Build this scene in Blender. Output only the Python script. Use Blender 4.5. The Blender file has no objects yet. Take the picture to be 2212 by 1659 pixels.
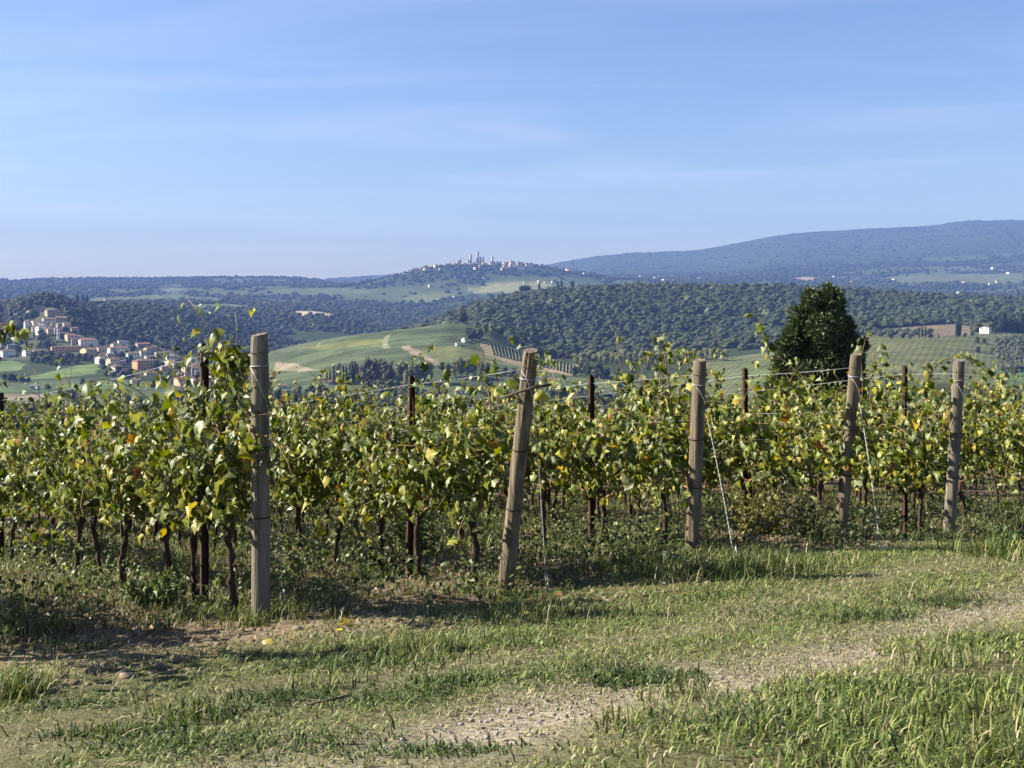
import bpy, bmesh, math, random
import numpy as np
from mathutils import Vector, Matrix

R = math.radians
sc = bpy.context.scene
rng = np.random.default_rng(7)
random.seed(7)

# ------------------------------------------------------------------ camera
W0, H0, F0, HOR = 2212.0, 1659.0, 2400.0, 640.0   # picture frame in which the place was measured
EZ = 1.3                                           # eye above the lane
cam_d = bpy.data.cameras.new('camera')
cam = bpy.data.objects.new('camera', cam_d)
sc.collection.objects.link(cam)
cam.location = (0, 0, EZ)
cam.rotation_euler = (R(90), 0, 0)
cam_d.sensor_width = 36.0
cam_d.lens = 36.0 * F0 / W0
cam_d.shift_y = -(H0 / 2 - HOR) / W0
cam_d.clip_start = 0.05
cam_d.clip_end = 40000
sc.camera = cam

# ------------------------------------------------------------------ sun, sky, exposure
SUN_AZ, SUN_EL = R(-82), R(33)      # azimuth from +Y, clockwise; the sun stands on the left
sd = Vector((math.sin(SUN_AZ) * math.cos(SUN_EL), math.cos(SUN_AZ) * math.cos(SUN_EL), math.sin(SUN_EL)))
sun_d = bpy.data.lights.new('sun', 'SUN')
sun_d.energy = 5.0
sun_d.angle = R(0.5)
sun_d.color = (1.0, 0.93, 0.80)
sun = bpy.data.objects.new('sun', sun_d)
sc.collection.objects.link(sun)
sun.rotation_euler = sd.to_track_quat('Z', 'Y').to_euler()

world = bpy.data.worlds.new('World')
sc.world = world
world.use_nodes = True
wn = world.node_tree.nodes; wl = world.node_tree.links
wn.clear()
w_out = wn.new('ShaderNodeOutputWorld')
w_bg = wn.new('ShaderNodeBackground')
w_bg.inputs['Strength'].default_value = 0.05
sky = wn.new('ShaderNodeTexSky')
sky.sky_type = 'NISHITA'
sky.sun_disc = False
sky.sun_elevation = SUN_EL
sky.sun_rotation = SUN_AZ
sky.altitude = 200
sky.air_density = 1.0
sky.dust_density = 0.6
sky.ozone_density = 5.0
# thin cirrus, laid on a plane high above the place
tc = wn.new('ShaderNodeTexCoord')
sep = wn.new('ShaderNodeSeparateXYZ'); wl.new(tc.outputs['Generated'], sep.inputs[0])
def wmath(op, a, b=None, clamp=False):
    n = wn.new('ShaderNodeMath'); n.operation = op; n.use_clamp = clamp
    for i, v in enumerate((a, b)):
        if v is None: continue
        if isinstance(v, (int, float)): n.inputs[i].default_value = v
        else: wl.new(v, n.inputs[i])
    return n.outputs[0]
zz = wmath('MAXIMUM', wmath('ADD', sep.outputs[2], 0.06), 0.02)
px_ = wmath('DIVIDE', sep.outputs[0], zz); py_ = wmath('DIVIDE', sep.outputs[1], zz)
cmb = wn.new('ShaderNodeCombineXYZ')
wl.new(wmath('MULTIPLY', wmath('ADD', px_, wmath('MULTIPLY', py_, 0.22)), 0.42), cmb.inputs[0])
wl.new(wmath('MULTIPLY', py_, 1.15), cmb.inputs[1])
nz = wn.new('ShaderNodeTexNoise'); nz.inputs['Scale'].default_value = 0.85; nz.inputs['Detail'].default_value = 8
nz.inputs['Roughness'].default_value = 0.52; nz.inputs['Distortion'].default_value = 0.6
wl.new(cmb.outputs[0], nz.inputs['Vector'])
rp = wn.new('ShaderNodeMapRange'); rp.inputs[1].default_value = 0.46; rp.inputs[2].default_value = 0.80
rp.inputs[3].default_value = 0.0; rp.inputs[4].default_value = 0.22
wl.new(nz.outputs[0], rp.inputs[0])
# one small lens-shaped cloud over the town
gx = wmath('MULTIPLY', wmath('SUBTRACT', sep.outputs[0], 0.004), 15.0)
gz_ = wmath('MULTIPLY', wmath('ADD', wmath('SUBTRACT', sep.outputs[2], 0.1475), wmath('MULTIPLY', sep.outputs[0], 0.11)), 125.0)
gd = wmath('ADD', wmath('MULTIPLY', gx, gx), wmath('MULTIPLY', gz_, gz_))
gm = wmath('MULTIPLY', wmath('SUBTRACT', 1.0, gd, True), 0.26)
gm = wmath('MULTIPLY', gm, wmath('MULTIPLY_ADD', nz.outputs[0], 1.0, True))
mix1 = wn.new('ShaderNodeMix'); mix1.data_type = 'RGBA'
wl.new(rp.outputs[0], mix1.inputs[0]); wl.new(sky.outputs[0], mix1.inputs[6]); mix1.inputs[7].default_value = (7.4, 7.9, 9.2, 1)
mix2 = wn.new('ShaderNodeMix'); mix2.data_type = 'RGBA'
wl.new(gm, mix2.inputs[0]); wl.new(mix1.outputs[2], mix2.inputs[6]); mix2.inputs[7].default_value = (3.9, 4.5, 6.2, 1)
tint = wn.new('ShaderNodeMix'); tint.data_type = 'RGBA'; tint.blend_type = 'MULTIPLY'; tint.inputs[0].default_value = 1.0
wl.new(mix2.outputs[2], tint.inputs[6]); tint.inputs[7].default_value = (1.0, 0.93, 0.985, 1)
wl.new(tint.outputs[2], w_bg.inputs['Color'])
wl.new(w_bg.outputs[0], w_out.inputs['Surface'])

vs = sc.view_settings
sc.display_settings.display_device = 'sRGB'
vs.view_transform = 'Standard'; vs.look = 'None'; vs.gamma = 1.0; vs.exposure = 1.87; vs.use_curve_mapping = False
sc.cycles.use_denoising = True
sc.cycles.max_bounces = 6
sc.cycles.diffuse_bounces = 2
sc.cycles.glossy_bounces = 2
sc.cycles.transmission_bounces = 3
sc.cycles.volume_bounces = 1
sc.cycles.transparent_max_bounces = 4
sc.cycles.sample_clamp_indirect = 4
sc.cycles.use_adaptive_sampling = True
sc.cycles.adaptive_threshold = 0.02

HAZE_C, HAZE_D, HAZE_A = (0.072, 0.120, 0.295), 1.95e-4, (.44, .44, .44)

# ------------------------------------------------------------------ helpers
COL = sc.collection
def tag(o, label, cat=None, group=None, kind=None):
    o['label'] = label
    if cat: o['category'] = cat
    if group: o['group'] = group
    if kind: o['kind'] = kind
    return o
def link(o, parent=None):
    COL.objects.link(o)
    if parent is not None: o.parent = parent
    return o
def empty(name, loc=(0, 0, 0), rz=0.0, parent=None):
    o = bpy.data.objects.new(name, None)
    o.empty_display_size = 0.2
    o.location = loc; o.rotation_euler = (0, 0, rz)
    return link(o, parent)
def mesh_np(name, V, F, mats=None, col=None, smooth=False, mi=None):
    V = np.asarray(V, dtype=np.float32); F = np.asarray(F, dtype=np.int32)
    me = bpy.data.meshes.new(name)
    k = F.shape[1]
    me.vertices.add(len(V)); me.vertices.foreach_set('co', V.ravel())
    me.loops.add(F.size); me.loops.foreach_set('vertex_index', F.ravel())
    me.polygons.add(len(F))
    me.polygons.foreach_set('loop_start', np.arange(0, F.size, k, dtype=np.int32))
    if mi is not None: me.polygons.foreach_set('material_index', np.asarray(mi, dtype=np.int32))
    if smooth: me.polygons.foreach_set('use_smooth', np.ones(len(F), dtype=bool))
    me.update(calc_edges=True)
    if col is not None:
        a = me.attributes.new('Col', 'FLOAT_COLOR', 'POINT')
        c = np.ones((len(V), 4), dtype=np.float32); c[:, :3] = col
        a.data.foreach_set('color', c.ravel())
    for m in (mats if isinstance(mats, (list, tuple)) else [mats]):
        if m is not None: me.materials.append(m)
    return me
def obj(name, me, parent=None, loc=None, rot=None, scale=None):
    o = bpy.data.objects.new(name, me)
    if loc is not None: o.location = loc
    if rot is not None: o.rotation_euler = rot
    if scale is not None: o.scale = scale
    return link(o, parent)
class MB:
    """collects boxes, tubes and polygons for one mesh"""
    def __init__(s): s.v = []; s.f = []; s.m = []
    def poly(s, pts, m=0):
        n = len(s.v); s.v += [tuple(p) for p in pts]; s.f.append(tuple(range(n, n + len(pts)))); s.m.append(m)
    def box(s, c, d, m=0, rz=0.0, taper=1.0):
        cx, cy, cz = c; hx, hy, hz = d[0] / 2, d[1] / 2, d[2] / 2
        n = len(s.v); ca, sa = math.cos(rz), math.sin(rz)
        for z in (-1, 1):
            t = taper if z > 0 else 1.0
            for x, y in ((-1, -1), (1, -1), (1, 1), (-1, 1)):
                X, Y = x * hx * t, y * hy * t
                s.v.append((cx + X * ca - Y * sa, cy + X * sa + Y * ca, cz + z * hz))
        for q in ((0, 3, 2, 1), (4, 5, 6, 7), (0, 1, 5, 4), (1, 2, 6, 5), (2, 3, 7, 6), (3, 0, 4, 7)):
            s.f.append(tuple(n + i for i in q)); s.m.append(m)
    def tube(s, P, rad, k=6, m=0, cap=True, wob=0.0):
        P = [Vector(p) for p in P]; n0 = len(s.v); N = len(P)
        if not hasattr(rad, '__len__'): rad = [rad] * N
        for i, p in enumerate(P):
            t = (P[min(i + 1, N - 1)] - P[max(i - 1, 0)]).normalized()
            a = t.orthogonal().normalized() if i == 0 else (a - t * a.dot(t)).normalized()
            b = t.cross(a)
            for j in range(k):
                an = 2 * math.pi * j / k
                r = rad[i] * (1 + (wob * random.uniform(-1, 1) if wob else 0))
                s.v.append(tuple(p + (a * math.cos(an) + b * math.sin(an)) * r))
        for i in range(N - 1):
            for j in range(k):
                j2 = (j + 1) % k
                s.f.append((n0 + i * k + j, n0 + i * k + j2, n0 + (i + 1) * k + j2, n0 + (i + 1) * k + j)); s.m.append(m)
        if cap:
            s.f.append(tuple(n0 + j for j in range(k))[::-1]); s.m.append(m)
            s.f.append(tuple(n0 + (N - 1) * k + j for j in range(k))); s.m.append(m)
    def mesh(s, name, mats, smooth=False):
        me = bpy.data.meshes.new(name)
        me.from_pydata(s.v, [], s.f)
        for m in (mats if isinstance(mats, (list, tuple)) else [mats]): me.materials.append(m)
        me.polygons.foreach_set('material_index', np.array(s.m, dtype=np.int32))
        if smooth: me.polygons.foreach_set('use_smooth', np.ones(len(s.f), dtype=bool))
        me.update()
        return me
ORD = ('first second third fourth fifth sixth seventh eighth ninth tenth eleventh twelfth thirteenth fourteenth fifteenth sixteenth '
       'seventeenth eighteenth nineteenth twentieth').split()
def ordinal(i):
    if i < 20: return ORD[i]
    tens = {2: 'twenty', 3: 'thirty', 4: 'forty', 5: 'fifty', 6: 'sixty', 7: 'seventy', 8: 'eighty', 9: 'ninety'}[(i + 1) // 10]
    u = (i + 1) % 10
    return tens[:-1] + 'ieth' if u == 0 else tens + '-' + ORD[u - 1]

def hash2(ix, iy, s):
    h = np.sin(ix * 127.1 + iy * 311.7 + s * 74.7) * 43758.5453
    return h - np.floor(h)
def vnoise(x, y, s=0):
    ix, iy = np.floor(x), np.floor(y); fx, fy = x - ix, y - iy
    fx = fx * fx * (3 - 2 * fx); fy = fy * fy * (3 - 2 * fy)
    a = hash2(ix, iy, s); b = hash2(ix + 1, iy, s); c = hash2(ix, iy + 1, s); d = hash2(ix + 1, iy + 1, s)
    return (a + (b - a) * fx) + ((c + (d - c) * fx) - (a + (b - a) * fx)) * fy
def fbm(x, y, s=0, o=4):
    t = 0; am = 0.5
    for i in range(o):
        t = t + am * vnoise(x, y, s + i); x = x * 2.03 + 3.1; y = y * 2.03 + 1.7; am *= 0.5
    return t / (1 - 0.5 ** o)        # 0..1

# ------------------------------------------------------------------ materials
def newmat(name):
    m = bpy.data.materials.new(name); m.use_nodes = True
    nt = m.node_tree
    return m, nt, nt.nodes['Principled BSDF'], nt.nodes['Material Output']
def noise_mat(name, c1, c2, scale=4.0, rough=0.85, bump=0.3, stretch=(1, 1, 1), detail=6, c3=None, spec=0.25, dist=0.02, coord='Object'):
    m, nt, b, out = newmat(name); N = nt.nodes; L = nt.links
    t = N.new('ShaderNodeTexCoord'); mp = N.new('ShaderNodeMapping'); mp.inputs['Scale'].default_value = stretch
    L.new(t.outputs[coord], mp.inputs[0])
    n = N.new('ShaderNodeTexNoise'); n.inputs['Scale'].default_value = scale; n.inputs['Detail'].default_value = detail
    n.inputs['Roughness'].default_value = 0.65
    L.new(mp.outputs[0], n.inputs['Vector'])
    r = N.new('ShaderNodeValToRGB'); r.color_ramp.elements[0].position = 0.32; r.color_ramp.elements[1].position = 0.68
    r.color_ramp.elements[0].color = (*c1, 1); r.color_ramp.elements[1].color = (*c2, 1)
    if c3:
        e = r.color_ramp.elements.new(0.82); e.color = (*c3, 1)
    L.new(n.outputs[0], r.inputs[0]); L.new(r.outputs[0], b.inputs['Base Color'])
    b.inputs['Roughness'].default_value = rough; b.inputs['Specular IOR Level'].default_value = spec
    if bump:
        bp = N.new('ShaderNodeBump'); bp.inputs['Strength'].default_value = bump; bp.inputs['Distance'].default_value = dist
        L.new(n.outputs[0], bp.inputs['Height']); L.new(bp.outputs[0], b.inputs['Normal'])
    return m
def leaf_mat(name, trans=0.35, rough=0.5, back=0.45, vary=0.0, flat=None, hue=(0.5, 0.5), spec=0.35):
    """leaf surface: colour from the mesh (or flat), paler underside, light shining through"""
    m, nt, b, out = newmat(name); N = nt.nodes; L = nt.links
    if flat is None:
        a = N.new('ShaderNodeAttribute'); a.attribute_name = 'Col'; c = a.outputs['Color']
    else:
        a = N.new('ShaderNodeRGB'); a.outputs[0].default_value = (*flat, 1); c = a.outputs[0]
    if vary:
        oi = N.new('ShaderNodeObjectInfo')
        hs = N.new('ShaderNodeHueSaturation')
        mr = N.new('ShaderNodeMapRange'); mr.inputs[3].default_value = 1 - vary; mr.inputs[4].default_value = 1 + vary
        L.new(oi.outputs['Random'], mr.inputs[0]); L.new(mr.outputs[0], hs.inputs['Value'])
        ml = N.new('ShaderNodeMath'); ml.operation = 'MULTIPLY'; ml.inputs[1].default_value = 7.31
        fr = N.new('ShaderNodeMath'); fr.operation = 'FRACT'
        L.new(oi.outputs['Random'], ml.inputs[0]); L.new(ml.outputs[0], fr.inputs[0])
        mh = N.new('ShaderNodeMapRange'); mh.inputs[3].default_value = hue[0]; mh.inputs[4].default_value = hue[1]
        L.new(fr.outputs[0], mh.inputs[0]); L.new(mh.outputs[0], hs.inputs['Hue'])
        L.new(c, hs.inputs['Color']); c = hs.outputs[0]
    if back:
        g = N.new('ShaderNodeNewGeometry')
        bm_ = N.new('ShaderNodeMath'); bm_.operation = 'MULTIPLY'; bm_.inputs[1].default_value = back
        L.new(g.outputs['Backfacing'], bm_.inputs[0])
        mx = N.new('ShaderNodeMix'); mx.data_type = 'RGBA'; L.new(bm_.outputs[0], mx.inputs[0]); L.new(c, mx.inputs[6])
        mx.inputs[7].default_value = (0.17, 0.19, 0.095, 1); c = mx.outputs[2]
    L.new(c, b.inputs['Base Color']); b.inputs['Roughness'].default_value = rough
    b.inputs['Specular IOR Level'].default_value = spec
    if trans:
        tr = N.new('ShaderNodeBsdfTranslucent')
        hv = N.new('ShaderNodeHueSaturation'); hv.inputs['Saturation'].default_value = 1.15; hv.inputs['Value'].default_value = 1.35
        L.new(c, hv.inputs['Color']); L.new(hv.outputs[0], tr.inputs['Color'])
        ms = N.new('ShaderNodeMixShader'); ms.inputs[0].default_value = trans
        L.new(b.outputs[0], ms.inputs[1]); L.new(tr.outputs[0], ms.inputs[2]); L.new(ms.outputs[0], out.inputs['Surface'])
    return m
def vary_mat(name, c, vary=0.25, rough=0.9, hue=(0.49, 0.51), nscale=0.25, namp=0.35):
    """opaque surface with per-object shade and a soft mottle"""
    m, nt, b, out = newmat(name); N = nt.nodes; L = nt.links
    oi = N.new('ShaderNodeObjectInfo'); hs = N.new('ShaderNodeHueSaturation'); hs.inputs['Color'].default_value = (*c, 1)
    mr = N.new('ShaderNodeMapRange'); mr.inputs[3].default_value = 1 - vary; mr.inputs[4].default_value = 1 + vary
    L.new(oi.outputs['Random'], mr.inputs[0])
    t = N.new('ShaderNodeTexCoord'); n = N.new('ShaderNodeTexNoise'); n.inputs['Scale'].default_value = nscale; n.inputs['Detail'].default_value = 5
    L.new(t.outputs['Object'], n.inputs['Vector'])
    m2 = N.new('ShaderNodeMapRange'); m2.inputs[1].default_value = 0.3; m2.inputs[2].default_value = 0.7
    m2.inputs[3].default_value = 1 - namp; m2.inputs[4].default_value = 1 + namp
    L.new(n.outputs[0], m2.inputs[0])
    mu = N.new('ShaderNodeMath'); mu.operation = 'MULTIPLY'; L.new(mr.outputs[0], mu.inputs[0]); L.new(m2.outputs[0], mu.inputs[1])
    L.new(mu.outputs[0], hs.inputs['Value'])
    ml = N.new('ShaderNodeMath'); ml.operation = 'MULTIPLY'; ml.inputs[1].default_value = 5.77
    fr = N.new('ShaderNodeMath'); fr.operation = 'FRACT'; L.new(oi.outputs['Random'], ml.inputs[0]); L.new(ml.outputs[0], fr.inputs[0])
    mh = N.new('ShaderNodeMapRange'); mh.inputs[3].default_value = hue[0]; mh.inputs[4].default_value = hue[1]
    L.new(fr.outputs[0], mh.inputs[0]); L.new(mh.outputs[0], hs.inputs['Hue'])
    L.new(hs.outputs[0], b.inputs['Base Color']); b.inputs['Roughness'].default_value = rough
    b.inputs['Specular IOR Level'].default_value = 0.2
    return m
M = {}
M['vine_leaf'] = leaf_mat('vine_leaf', 0.30, 0.46, 0.40, spec=0.28)
M['grass'] = leaf_mat('grass', 0.25, 0.6, 0.0, spec=0.25)
M['bark'] = noise_mat('bark', (0.018, 0.012, 0.008), (0.075, 0.05, 0.035), 30, 0.95, 0.8, (1, 1, 0.15), dist=0.01)
M['cane'] = noise_mat('cane', (0.13, 0.07, 0.035), (0.26, 0.16, 0.085), 40, 0.7, 0.2)
M['tree_bark'] = noise_mat('tree_bark', (0.05, 0.04, 0.03), (0.12, 0.1, 0.08), 3, 0.95, 0.4, (1, 1, 0.2))
M['post'] = noise_mat('post', (0.05, 0.043, 0.034), (0.235, 0.205, 0.158), 34, 0.95, 1.0, (1, 1, 0.03), c3=(0.33, 0.295, 0.235), dist=0.025)
M['post_grey'] = noise_mat('post_grey', (0.06, 0.055, 0.048), (0.215, 0.2, 0.172), 30, 0.95, 1.0, (1, 1, 0.045), c3=(0.30, 0.285, 0.25), dist=0.025)
M['post_brown'] = noise_mat('post_brown', (0.045, 0.034, 0.022), (0.235, 0.19, 0.13), 26, 0.95, 1.0, (1, 1, 0.025), c3=(0.36, 0.30, 0.21), dist=0.03)
M['rust'] = noise_mat('rust', (0.018, 0.012, 0.010), (0.075, 0.035, 0.022), 25, 0.8, 0.3, dist=0.004)
M['wire'] = noise_mat('wire', (0.17, 0.175, 0.19), (0.30, 0.31, 0.33), 30, 0.45, 0, spec=0.6)
M['anchor'] = noise_mat('anchor', (0.22, 0.22, 0.22), (0.46, 0.46, 0.45), 60, 0.5, 0, spec=0.5)
M['stick'] = noise_mat('stick', (0.03, 0.022, 0.016), (0.13, 0.1, 0.075), 30, 0.9, 0.5, dist=0.006)
M['stone'] = noise_mat('stone', (0.13, 0.118, 0.10), (0.26, 0.24, 0.215), 20, 0.9, 0.4, dist=0.01)
# ------------------------------------------------------------------ lie of the land
HD = np.array([0.8235, 0.5673])        # along the headland, past the end posts
RD = np.array([-0.604, 0.797])         # along the vine rows, downhill
P1 = np.array([-1.84, 8.15]); ROW = 2.16
C_S = np.array([-8, 0, 2.16, 4.32, 6.48, 8.64, 13.0]); C_D = np.array([0, 0, .02, -.10, -.09, .10, .05])
def drop(X, Y):
    """metres below the eye of the vineyard slope"""
    s = (X - P1[0]) * HD[0] + (Y - P1[1]) * HD[1]
    r = (X - P1[0]) * RD[0] + (Y - P1[1]) * RD[1]
    w = np.clip(1 - np.abs(r) / 7.0, 0, 1); w = w * w * (3 - 2 * w)
    d = 1.168 - 0.0406 * X + 0.1395 * Y + np.interp(s, C_S, C_D) * w
    d = d + np.where(Y < 3.5, -0.12 * (Y - 3.5), 0) * 0.35
    return d
def micro(X, Y):
    r = (X - P1[0]) * RD[0] + (Y - P1[1]) * RD[1]
    a = 0.05 + 0.05 * np.clip((r + 2.2) / 2.0, 0, 1)
    return (fbm(X * 1.1, Y * 1.1, 3, 4) - 0.5) * a * 1.4 + (fbm(X * 6, Y * 6, 9, 3) - 0.5) * 0.028
def gz(X, Y):
    X = np.asarray(X, dtype=float); Y = np.asarray(Y, dtype=float)
    return EZ - drop(X, Y) + micro(X, Y)
def gzf(x, y): return float(gz(np.array([x]), np.array([y]))[0])

def pchip_slopes(x, Y):
    h = np.diff(x); sh = (len(h),) + (1,) * (Y.ndim - 1)
    d = np.diff(Y, axis=0) / h.reshape(sh)
    m = np.zeros_like(Y)
    a, b = d[:-1], d[1:]
    w1 = (2 * h[1:] + h[:-1]).reshape((-1,) + (1,) * (Y.ndim - 1)); w2 = (h[1:] + 2 * h[:-1]).reshape((-1,) + (1,) * (Y.ndim - 1))
    ok = a * b > 0
    with np.errstate(divide='ignore', invalid='ignore'):
        m[1:-1] = np.where(ok, (w1 + w2) / (w1 / np.where(ok, a, 1) + w2 / np.where(ok, b, 1)), 0)
    m[0] = d[0]; m[-1] = d[-1]
    return m
PX = [-700, 0, 60, 110, 150, 220, 300, 450, 600, 690, 750, 860, 900, 980, 1050, 1100, 1200, 1350, 1500, 1600, 1700, 1850, 2000, 2120, 2212, 2900]
def same(v): return [v] * len(PX)
T = {
 500: same(942),
 700: [915]*19 + [912, 905, 890, 885, 890, 895, 895],
 850: [882]*10 + [880, 875, 872, 870, 872, 875, 878, 878, 872, 862, 850, 826, 818, 822, 830, 830],
 950: [857, 856, 856, 856, 856, 856, 856, 856, 842, 833, 826, 816, 814, 815, 822, 828, 836, 834, 826, 814, 802, 786, 785, 792, 802, 810],
 1100: [828, 828, 828, 827, 826, 824, 826, 834, 808, 788, 776, 760, 757, 758, 768, 776, 792, 786, 778, 770, 762, 747, 742, 750, 762, 770],
 1250: [806, 804, 803, 802, 800, 798, 804, 812, 754, 734, 724, 711, 707, 699, 708, 735, 772, 772, 766, 756, 748, 726, 722, 722, 727, 735],
 1400: [775, 772, 768, 763, 760, 762, 772, 788, 800, 775, 762, 742, 738, 724, 716, 722, 742, 748, 742, 735, 727, 710, 704, 708, 708, 715],
 1550: [735, 722, 700, 690, 700, 728, 745, 768, 785, 780, 775, 752, 745, 715, 695, 700, 706, 710, 708, 704, 702, 702, 697, 695, 698, 700],
 1700: [690, 672, 650, 646, 660, 690, 705, 735, 775, 780, 775, 752, 742, 700, 674, 668, 662, 664, 664, 664, 668, 676, 678, 680, 682, 690],
 2000: [668, 660, 657, 655, 662, 664, 666, 688, 738, 770, 768, 735, 712, 680, 660, 650, 634, 626, 624, 624, 628, 634, 645, 650, 653, 660],
 2250: [690, 690, 690, 690, 690, 690, 688, 690, 735, 745, 745, 740, 735, 710, 700, 690, 680, 675, 672, 670, 670, 670, 670, 672, 672, 672],
 2600: [680, 678, 678, 678, 678, 678, 678, 676, 688, 690, 698, 722, 724, 705, 695, 690, 680, 675, 672, 672, 670, 670, 670, 670, 670, 670],
 3000: [666, 664, 662, 662, 660, 660, 658, 662, 670, 673, 682, 708, 706, 690, 682, 675, 668, 665, 662, 662, 660, 660, 660, 660, 660, 660],
 3500: [660, 658, 656, 655, 655, 654, 652, 655, 662, 664, 668, 680, 682, 672, 665, 660, 656, 650, 648, 646, 645, 645, 646, 646, 646, 648],
 4200: [640, 636, 636, 636, 637, 638, 638, 642, 642, 644, 645, 650, 648, 640, 636, 632, 628, 627, 626, 626, 626, 626, 628, 628, 628, 630],
 4700: [626, 624, 624, 624, 624, 624, 624, 622, 620, 622, 620, 602, 592, 580, 577, 576, 586, 608, 612, 612, 612, 614, 612, 612, 612, 612],
 4860: [624, 622, 622, 622, 622, 622, 622, 620, 618, 618, 615, 594, 584, 575, 572, 571, 580, 604, 610, 609, 608, 610, 608, 606, 605, 605],
 5200: [622, 620, 620, 620, 620, 620, 619, 618, 616, 617, 618, 615, 612, 605, 600, 598, 600, 606, 606, 605, 603, 604, 602, 600, 598, 598],
 6500: [604, 605, 605, 604, 604, 603, 603, 600, 601, 607, 613, 616, 616, 614, 612, 609, 604, 596, 592, 588, 580, 570, 562, 555, 552, 550],
 8000: [622, 620, 620, 620, 620, 620, 620, 620, 618, 612, 610, 606, 606, 604, 602, 598, 590, 575, 566, 552, 534, 524, 510, 500, 496, 500],
 9000: [630, 628, 628, 628, 628, 628, 628, 625, 615, 605, 599, 593, 592, 590, 588, 585, 569, 548, 541, 524, 507, 497, 489, 477.5, 478, 490],
 10500: same(700),
}
ST = np.array(sorted([60, 150, 300] + list(T)), dtype=float)
PXD = np.linspace(-700, 2900, 721); UD = (PXD - W0 / 2) / F0
ZT = np.zeros((len(ST), len(PXD)))
for i, D in enumerate(ST):
    if D <= 300:
        ZT[i] = -(1.168 - 0.0406 * UD * min(D, 150) + 0.1395 * D) if D < 300 else -(1.168 - 0.0406 * UD * 100 + 0.1395 * 300)
    else:
        p = np.array(T[int(D)], dtype=float); xx = np.array(PX, dtype=float)
        m = pchip_slopes(xx, p)
        k = np.clip(np.searchsorted(xx, PXD, 'right') - 1, 0, len(xx) - 2)
        h = xx[k + 1] - xx[k]; t = (PXD - xx[k]) / h
        py = (2*t**3 - 3*t**2 + 1) * p[k] + (t**3 - 2*t**2 + t) * h * m[k] + (-2*t**3 + 3*t**2) * p[k+1] + (t**3 - t**2) * h * m[k+1]
        ZT[i] = -(py - HOR) / F0 * D
ZM = pchip_slopes(ST, ZT)
def terr(u, D):
    """ground height in the wide landscape at depth D and sideways ratio u"""
    u = np.asarray(u, dtype=float); D = np.asarray(D, dtype=float); u, D = np.broadcast_arrays(u, D)
    k = np.clip(np.searchsorted(ST, D, 'right') - 1, 0, len(ST) - 2)
    f = np.clip((u - UD[0]) / (UD[1] - UD[0]), 0, len(UD) - 1.001); j = f.astype(int); f = f - j
    def pick(A, kk): return A[kk, j] * (1 - f) + A[kk, j + 1] * f
    h = ST[k + 1] - ST[k]; t = np.clip((D - ST[k]) / h, 0, 1)
    z = (2*t**3 - 3*t**2 + 1) * pick(ZT, k) + (t**3 - 2*t**2 + t) * h * pick(ZM, k) + (-2*t**3 + 3*t**2) * pick(ZT, k + 1) + (t**3 - t**2) * h * pick(ZM, k + 1)
    X = u * D
    am = np.clip((D - 300) / 900, 0, 1) * (2.2 + D * 0.0011)
    z = z + (fbm(X / 160 + 9, D / 160, 21, 3) - 0.5) * am + (fbm(X / 45, D / 45 + 4, 31, 2) - 0.5) * am * 0.3
    return z + EZ
def terr_xy(x, y): return float(terr(np.array([x / y]), np.array([float(y)]))[0])
def hit(px, py, d0, d1):
    """where the line of sight to a measured point meets the land, between two distances"""
    u = (px - W0 / 2) / F0
    D = np.geomspace(d0, d1, 500)
    q = HOR - F0 * (terr(np.full_like(D, u), D) - EZ) / D
    w = np.nonzero(q <= py)[0]
    d = D[w[0]] if len(w) else D[np.argmin(q)]
    return np.array([u * d, d])

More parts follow.
